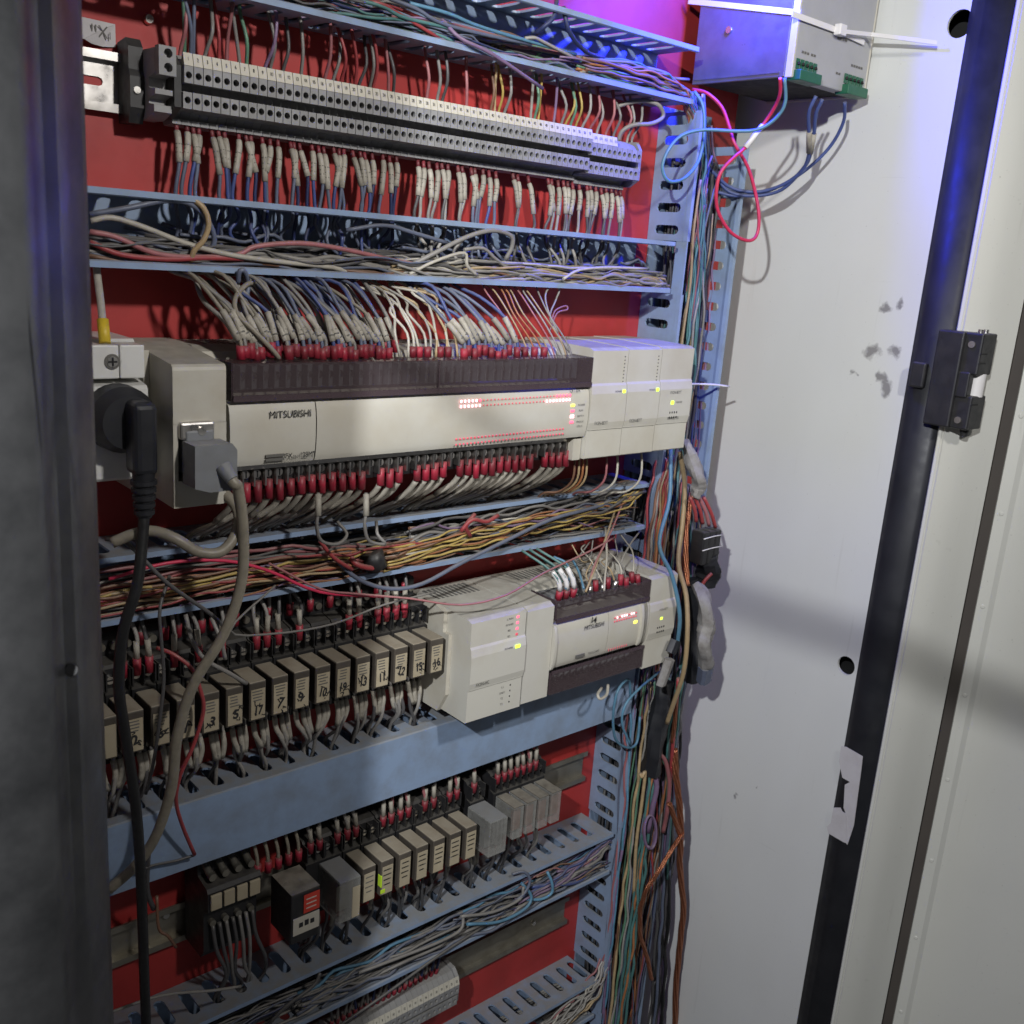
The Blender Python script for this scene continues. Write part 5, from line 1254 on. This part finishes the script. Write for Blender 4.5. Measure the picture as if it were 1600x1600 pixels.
bundle(10, [(400, -44, -672), (425, -48, -660, 1.3), (450, -50, -650, 1.2), (468, -48, -640), (480, -44, -620, .7)], (9, 6, 8), ['lgrey', 'white', 'tan', 'pink'], 1.2, '%s wire curling out of the bottom duct', 'a', 62, 2.0, st=S6)
# ---------------------------------------------------------------- vertical bundle
for sd, gx, ww, yy, z0_, z1_, nn_, cl in ((1, 500, 16, -40, -880, -230, 44, ('tan', 'green', 'dgrey', 'purple', 'brown', 'bluegrey', 'pink', 'dgrey')), (2, 530, 14, -44, -880, -60, 46, ('purple', 'dgrey', 'red', 'bluegrey', 'lgrey', 'brown', 'orange', 'dblue')), (3, 505, 18, -34, -240, 250, 30, ('teal', 'lgrey', 'pink', 'bluegrey', 'tan', 'purple'))):
    rnd = random.Random(sd)
    for k in range(nn_):
        a = rnd.uniform(-1, 1); b_ = rnd.uniform(-1, 1); zz = z1_ - rnd.uniform(0, 60); pts = []
        while zz > z0_:
            a = max(-1, min(1, a + rnd.uniform(-.5, .5))); b_ = max(-1, min(1, b_ + rnd.uniform(-.5, .5)))
            pts.append(mm(gx + a * ww, yy + b_ * 12, zz)); zz -= rnd.uniform(24, 60)
        wire(pts, rnd.uniform(.7, 1.25), cl[k % len(cl)], '', st=SV, n=5, sub=3)
filler('wire_tangle', 150, (482, 540, -36, -4, -860, 240), 'wire_dgrey', 1.6, SV, 71, False, (120, 300))
def VB(n, pix, sp, cols, r, lab, grp, seed, cont=.8, st=None): 
    g = [tuple(P(px, py, y) * 1000) for px, py, y in pix]
    bundle(n, g, sp, cols, r, lab, grp, seed, cont, nn=7, st=st)
VB(16, [(1092, 150, -40), (1097, 200, -42), (1099, 260, -42), (1092, 340, -40), (1085, 420, -40), (1078, 500, -40), (1072, 560, -40), (1062, 640, -38), (1050, 720, -40), (1036, 800, -44)], (7, 8, 3), ['teal', 'green', 'teal', 'lgrey', 'pink', 'tan', 'bluegrey', 'teal'], 1.6, '%s wire running down the upper vertical duct', 'wires down the upper vertical duct', 72)
VB(9, [(1105, 200, -26), (1112, 300, -22), (1106, 400, -22), (1100, 480, -22), (1094, 560, -24), (1085, 640, -26), (1075, 730, -30)], (6, 6, 3), ['purple', 'pink', 'bluegrey', 'red', 'blue'], 1.6, '%s wire close to the right wall of the vertical duct', 'wires by the right wall of the vertical duct', 73)
VB(13, [(1045, 715, -50), (1035, 760, -52), (1028, 820, -54), (1022, 880, -54), (1018, 930, -56)], (10, 8, 3), ['brown', 'tan', 'bluegrey', 'grey', 'orange', 'lgrey', 'red', 'dgrey'], 1.6, '%s wire between the controllers beside the vertical duct', 'wires between the controllers', 74)
VB(14, [(1030, 1060, -52), (1022, 1120, -54), (1014, 1180, -56), (1006, 1240, -58), (998, 1310, -58), (990, 1380, -58), (982, 1450, -58), (972, 1530, -58), (960, 1620, -56)], (9, 7, 3), ['tan', 'yellow', 'green', 'teal', 'orange', 'tan', 'bluegrey', 'brown', 'lgrey'], 1.7, '%s wire in the yellowish strands of the lower vertical duct', 'yellowish strands of the lower vertical duct', 75)
VB(8, [(985, 1060, -44), (982, 1130, -46), (978, 1200, -46), (972, 1280, -48), (962, 1360, -48), (952, 1450, -48), (942, 1530, -46), (934, 1620, -44)], (5, 4, 3), ['purple', 'bluegrey', 'sky', 'teal', 'pink', 'blue'], 1.5, '%s wire hugging the left wall of the lower vertical duct', 'wires at the left wall of the lower vertical duct', 76)
VB(12, [(1052, 1070, -50), (1048, 1140, -50), (1044, 1220, -50), (1038, 1300, -50), (1034, 1380, -50), (1030, 1460, -50), (1026, 1540, -50), (1020, 1620, -48)], (10, 8, 3), ['black', 'dgrey', 'black', 'purple', 'dgrey', 'bluegrey'], 1.8, '%s wire in the dark middle of the lower vertical duct', 'a', 77, st=SV)
VB(7, [(1070, 760, -60), (1075, 850, -66), (1076, 930, -74), (1070, 1010, -80), (1058, 1090, -72), (1048, 1160, -62), (1046, 1260, -56), (1040, 1370, -54)], (5, 5, 3), ['teal', 'red', 'bluegrey', 'dgrey', 'purple'], 1.7, '%s wire passing right of the small controller', 'wires right of the small controller', 78)
hero = [
 ([(1062, 705, -70), (1070, 760, -74), (1066, 820, -80), (1060, 880, -88), (1072, 930, -100), (1074, 990, -108), (1068, 1050, -106), (1052, 1100, -92), (1042, 1130, -82)], 2.6, 'tan', 'thick pale yellow wire bowed right of the small controller'),
 ([(1048, 700, -60), (1046, 780, -72), (1030, 850, -84), (1050, 900, -98), (1062, 960, -104), (1058, 1010, -98)], 2.2, 'sky', 'steel-blue wire bowed in front of the small end module'),
 ([(1085, 143, -52), (1098, 165, -60), (1100, 205, -62), (1092, 250, -60), (1070, 278, -62), (1045, 283, -62), (1035, 262, -60), (1044, 235, -62), (1065, 212, -66), (1100, 203, -76), (1150, 205, -96), (1185, 202, -112), (1212, 185, -124), (1227, 160, -132), (1226, 122, -134)], 1.6, 'sky', 'pale blue wire looping from the power supply over the duct corner'),
 ([(1082, 140, -46), (1105, 146, -60), (1128, 168, -72), (1140, 200, -82), (1148, 225, -90), (1168, 260, -96), (1180, 300, -100), (1186, 340, -104), (1182, 368, -104), (1168, 376, -104), (1143, 364, -100), (1124, 335, -96), (1119, 305, -96), (1126, 270, -98), (1148, 245, -102), (1163, 232, -104), (1193, 194, -110), (1212, 165, -120), (1219, 145, -128), (1219, 122, -132)], 1.7, 'hotred', 'bright red wire hanging in a big loop under the power supply'),
 ([(1275, 150, -136), (1264, 175, -130), (1264, 205, -124), (1264, 240, -116), (1252, 268, -104), (1220, 290, -84), (1180, 300, -62), (1140, 292, -44), (1110, 265, -34)], 1.8, 'blue', 'blue wire with a white sleeve hanging from the power supply'),
 ([(1285, 155, -136), (1275, 178, -130), (1272, 208, -124), (1266, 242, -116), (1256, 262, -106), (1222, 296, -84), (1180, 306, -62), (1140, 300, -44), (1118, 275, -34)], 1.8, 'blue', 'second blue wire hanging beside the white-sleeved one'),
 ([(1320, 160, -136), (1318, 190, -130), (1300, 225, -118), (1272, 255, -104), (1235, 282, -86), (1195, 300, -66), (1150, 306, -48), (1120, 300, -34)], 1.7, 'blue', 'long blue wire curving from the right connector of the power supply'),
 ([(985, 1090, -60), (982, 1062, -66), (965, 1080, -72), (958, 1120, -70), (962, 1155, -66), (980, 1168, -62), (995, 1160, -58), (1000, 1120, -56)], 1.5, 'sky', 'steel-blue wire loop hanging at the end of the lidded duct'),
 ([(1030, 1050, -58), (1000, 1075, -64), (978, 1100, -68), (972, 1130, -66), (985, 1165, -62)], 1.4, 'sky', 'thin blue wire crossing the corner of the lidded duct'),
 ([(940, 1075, -80), (934, 1085, -86), (938, 1092, -88), (948, 1085, -86), (950, 1070, -80)], 1.6, 'white', 'small white wire loop under the small controller'),
 ([(1000, 1208, -64), (1003, 1214, -66), (1008, 1208, -66), (1002, 1260, -64), (994, 1320, -62), (990, 1400, -60)], 2.0, 'tan', 'yellow-green wire hooked at the end of the black tape'),
 ([(1034, 1185, -64), (1042, 1200, -66), (1044, 1230, -66), (1042, 1270, -64)], 2.0, 'green', 'short green wire beside the red stub in the vertical bundle'),
 ([(1030, 1178, -66), (1040, 1190, -68), (1046, 1225, -68), (1042, 1270, -66), (1036, 1300, -62)], 2.6, 'pink', 'thick pinkish red wire stub in the vertical bundle'),
 ([(1060, 1060, -84), (1055, 1120, -78), (1050, 1180, -70), (1046, 1240, -62)], 2.2, 'red', 'dark red wire right of the taped bundle'),
]
for pts, r, c_, l in hero:
    o = wire([P(*p) for p in pts], r, c_, l, n=9, sub=5)
    if 'white sleeve hanging' in l:
        onpart([P(1264, 206, -124), P(1264, 238, -116.5)], 2.5, 'sleeve', 'marker_sleeve', o, 8)
    if 'bright red wire hanging' in l:
        onpart([P(1164.5, 231, -104.5), P(1191.5, 196, -110)], 2.4, 'nylon', 'white_sleeve', o, 8)
    if 'second blue' in l:
        onpart([P(1272, 209, -124), P(1266.5, 240, -116.5)], 2.4, 'sleeve', 'marker_sleeve', o, 8)
# coil of purple cable
pts = []
for k in range(22):
    a = k * 2 * math.pi / 9
    pts.append(P(1014 + 9 * math.cos(a) + k * .15, 1300 + 26 * math.sin(a), -66 - k * .25))
wire(pts, 1.4, 'purple', 'purple wire coiled up in the vertical bundle', n=7)
wire([P(1022, 1205, -62), P(1026, 1230, -66), (P(1020, 1260, -66)), P(1012, 1300, -64)], 3.2, 'purple', 'thick purple cable above the coil', n=8)
# black tape wrapped core
def lumpy(pts, r, name, m, label, cat='tape', seed=0, n=14, sub=10, rr=None):
    b = MB().tube(pts, r, n, sub)
    rnd = random.Random(seed)
    nn = len(pts); L_ = len(b.v) // n
    for i in range(L_):
        c_ = sum((b.v[i * n + k] for k in range(n)), Vector()) / n
        s1 = 1 + rnd.uniform(-.025, .025) + (i % 5) * .014
        if rr: t = i / max(1, L_ - 1) * (len(rr) - 1); j = min(int(t), len(rr) - 2); s1 *= rr[j] + (rr[j + 1] - rr[j]) * (t - j)
        for k in range(n):
            w2 = .16 * math.sin(k * 2 * math.pi / n * 2 + i * .35) + .07 * math.sin(k * 2 * math.pi / n * 5 + seed)
            b.v[i * n + k] = c_ + (b.v[i * n + k] - c_) * s1 * (1 + w2 + rnd.uniform(-.03, .03))
    return tag(soften(b.build(name, m), .5), label, cat)
lumpy([P(1038, 1065, -66), P(1032, 1110, -68), P(1024, 1160, -66), P(1016, 1208, -62)], 9.5, 'taped_bundle', 'black_rubber', 'bundle wrapped in black tape below the small end module', seed=4)
lumpy([P(1070, 688, -74), P(1080, 715, -84), P(1090, 742, -90), P(1092, 762, -90), P(1086, 776, -88)], 6.2, 'taped_bundle', 'grey_tape', 'dusty bundle wrapped in grey tape beside the last extension module', seed=5, rr=(.7, .95, 1.1, 1, .85))
lumpy([P(1086, 912, -92), P(1100, 935, -104), P(1104, 975, -108), P(1100, 1005, -108), P(1104, 1040, -104)], 7.6, 'taped_bundle', 'grey_tape', 'long pale taped bundle beside the right wall shadow', seed=6, rr=(.55, .95, 1, 1.05, .9))
lumpy([P(1104, 1040, -103), P(1100, 1062, -98)], 8.0, 'taped_bundle', 'wire_bluegrey', 'blue-grey tape end under the long pale taped bundle', seed=7)
lumpy([P(1078, 905, -80), P(1080, 950, -84), P(1078, 1010, -84), P(1080, 1062, -80)], 8.5, 'taped_bundle', 'black_rubber', 'black cable bundle behind the long pale taped one', seed=8)
lumpy([P(1056, 1000, -104), P(1048, 1020, -104)], 5.5, 'taped_bundle', 'black_rubber', 'short black tape wrap on the bowed yellow wire', seed=9)
lumpy([P(1046, 1030, -102), P(1032, 1070, -98)], 5.0, 'plastic_sleeve', 'grey_tape', 'crumpled clear plastic sleeve below the small end module', 'sleeve', seed=10)
for k in range(4):
    a = P(1078 + k * 7, 776, -86); e = P(1088 + k * 10, 815 + k * 3, -90)
    wire([a, a * .5 + e * .5 + mm(0, -2, 0), e], 2.0, ('red', 'red', 'pink', 'red')[k], 'red wire, %s from the left, from grey tape to the black connector' % ordn(k + 1), n=8)
cn = thing('cable_connector', 'black strip connector banded with white threads beside the wall', 'connector', P(1105, 860, -88))
c = P(1103, 845, -88) * 1000
for k in range(3): MB().bbox(c.x - 14 + k * 9.4, c.x - 5.4 + k * 9.4, c.y - 8, c.y + 8, c.z - 22, c.z + 12, 1.4).build('pole', 'black_plastic', cn)
for dz in (-6, 6): MB().tube([mm(c.x - 15, c.y - 8.6, c.z + dz), mm(c.x, c.y - 9.0, c.z + dz + 1), mm(c.x + 14, c.y - 8.6, c.z + dz + .5)], .6, 5, 2).build('thread', 'nylon', cn)
lumpy([P(1106, 866, -88), P(1108, 890, -88), P(1104, 912, -86)], 11, 'taped_bundle', 'black_rubber', 'black taped lump under the strip connector', seed=12)
wire([P(1096, 915, -94), P(1103, 905, -96), P(1112, 896, -98)], 2.0, 'red', 'short red wire stub under the black connector', n=8)
for k, (pts, r, l) in enumerate((([(1080, 770, -70), (1072, 830, -76), (1072, 880, -84), (1074, 915, -92)], 2.6, 'copper braid strand beside the yellow bowed wire'),
     ([(1054, 1170, -70), (1056, 1210, -74), (1062, 1260, -78), (1064, 1300, -78), (1062, 1350, -74), (1068, 1420, -70), (1062, 1480, -66), (1056, 1540, -62), (1054, 1620, -58)], 3.4, 'long copper braid running down the right side of the bundle'),
     ([(1066, 1302, -80), (1048, 1330, -84), (1030, 1360, -84), (1010, 1390, -78), (1000, 1420, -72), (1000, 1460, -68), (1012, 1500, -66), (1018, 1530, -64)], 2.4, 'copper braid slanting left across the lower bundle'),
     ([(1046, 1255, -78), (1056, 1285, -80), (1064, 1310, -78)], 2.8, 'short frayed copper braid end'),
     ([(1056, 1090, -82), (1054, 1130, -78), (1050, 1160, -72)], 2.2, 'copper strand peeking out beside the dark red wire'))):
    b = MB(); q = [P(*p) for p in pts]
    for j in range(5):
        a0 = j * 2 * math.pi / 5; pp_ = []
        for i, p in enumerate(q):
            for s_ in ((0, .5) if i < len(q) - 1 else (0,)):
                pb = p if s_ == 0 else (p + q[i + 1]) * .5
                a = a0 + (i + s_) * 2.2
                pp_.append(pb + mm(math.cos(a) * r * .7, math.sin(a) * r * .7, 0))
        b.tube(pp_, r * .45, 6, 4)
    tag(b.build('copper_braid', 'copper'), l, 'braid')
for h in list(Heap.all.values()): h.finish()
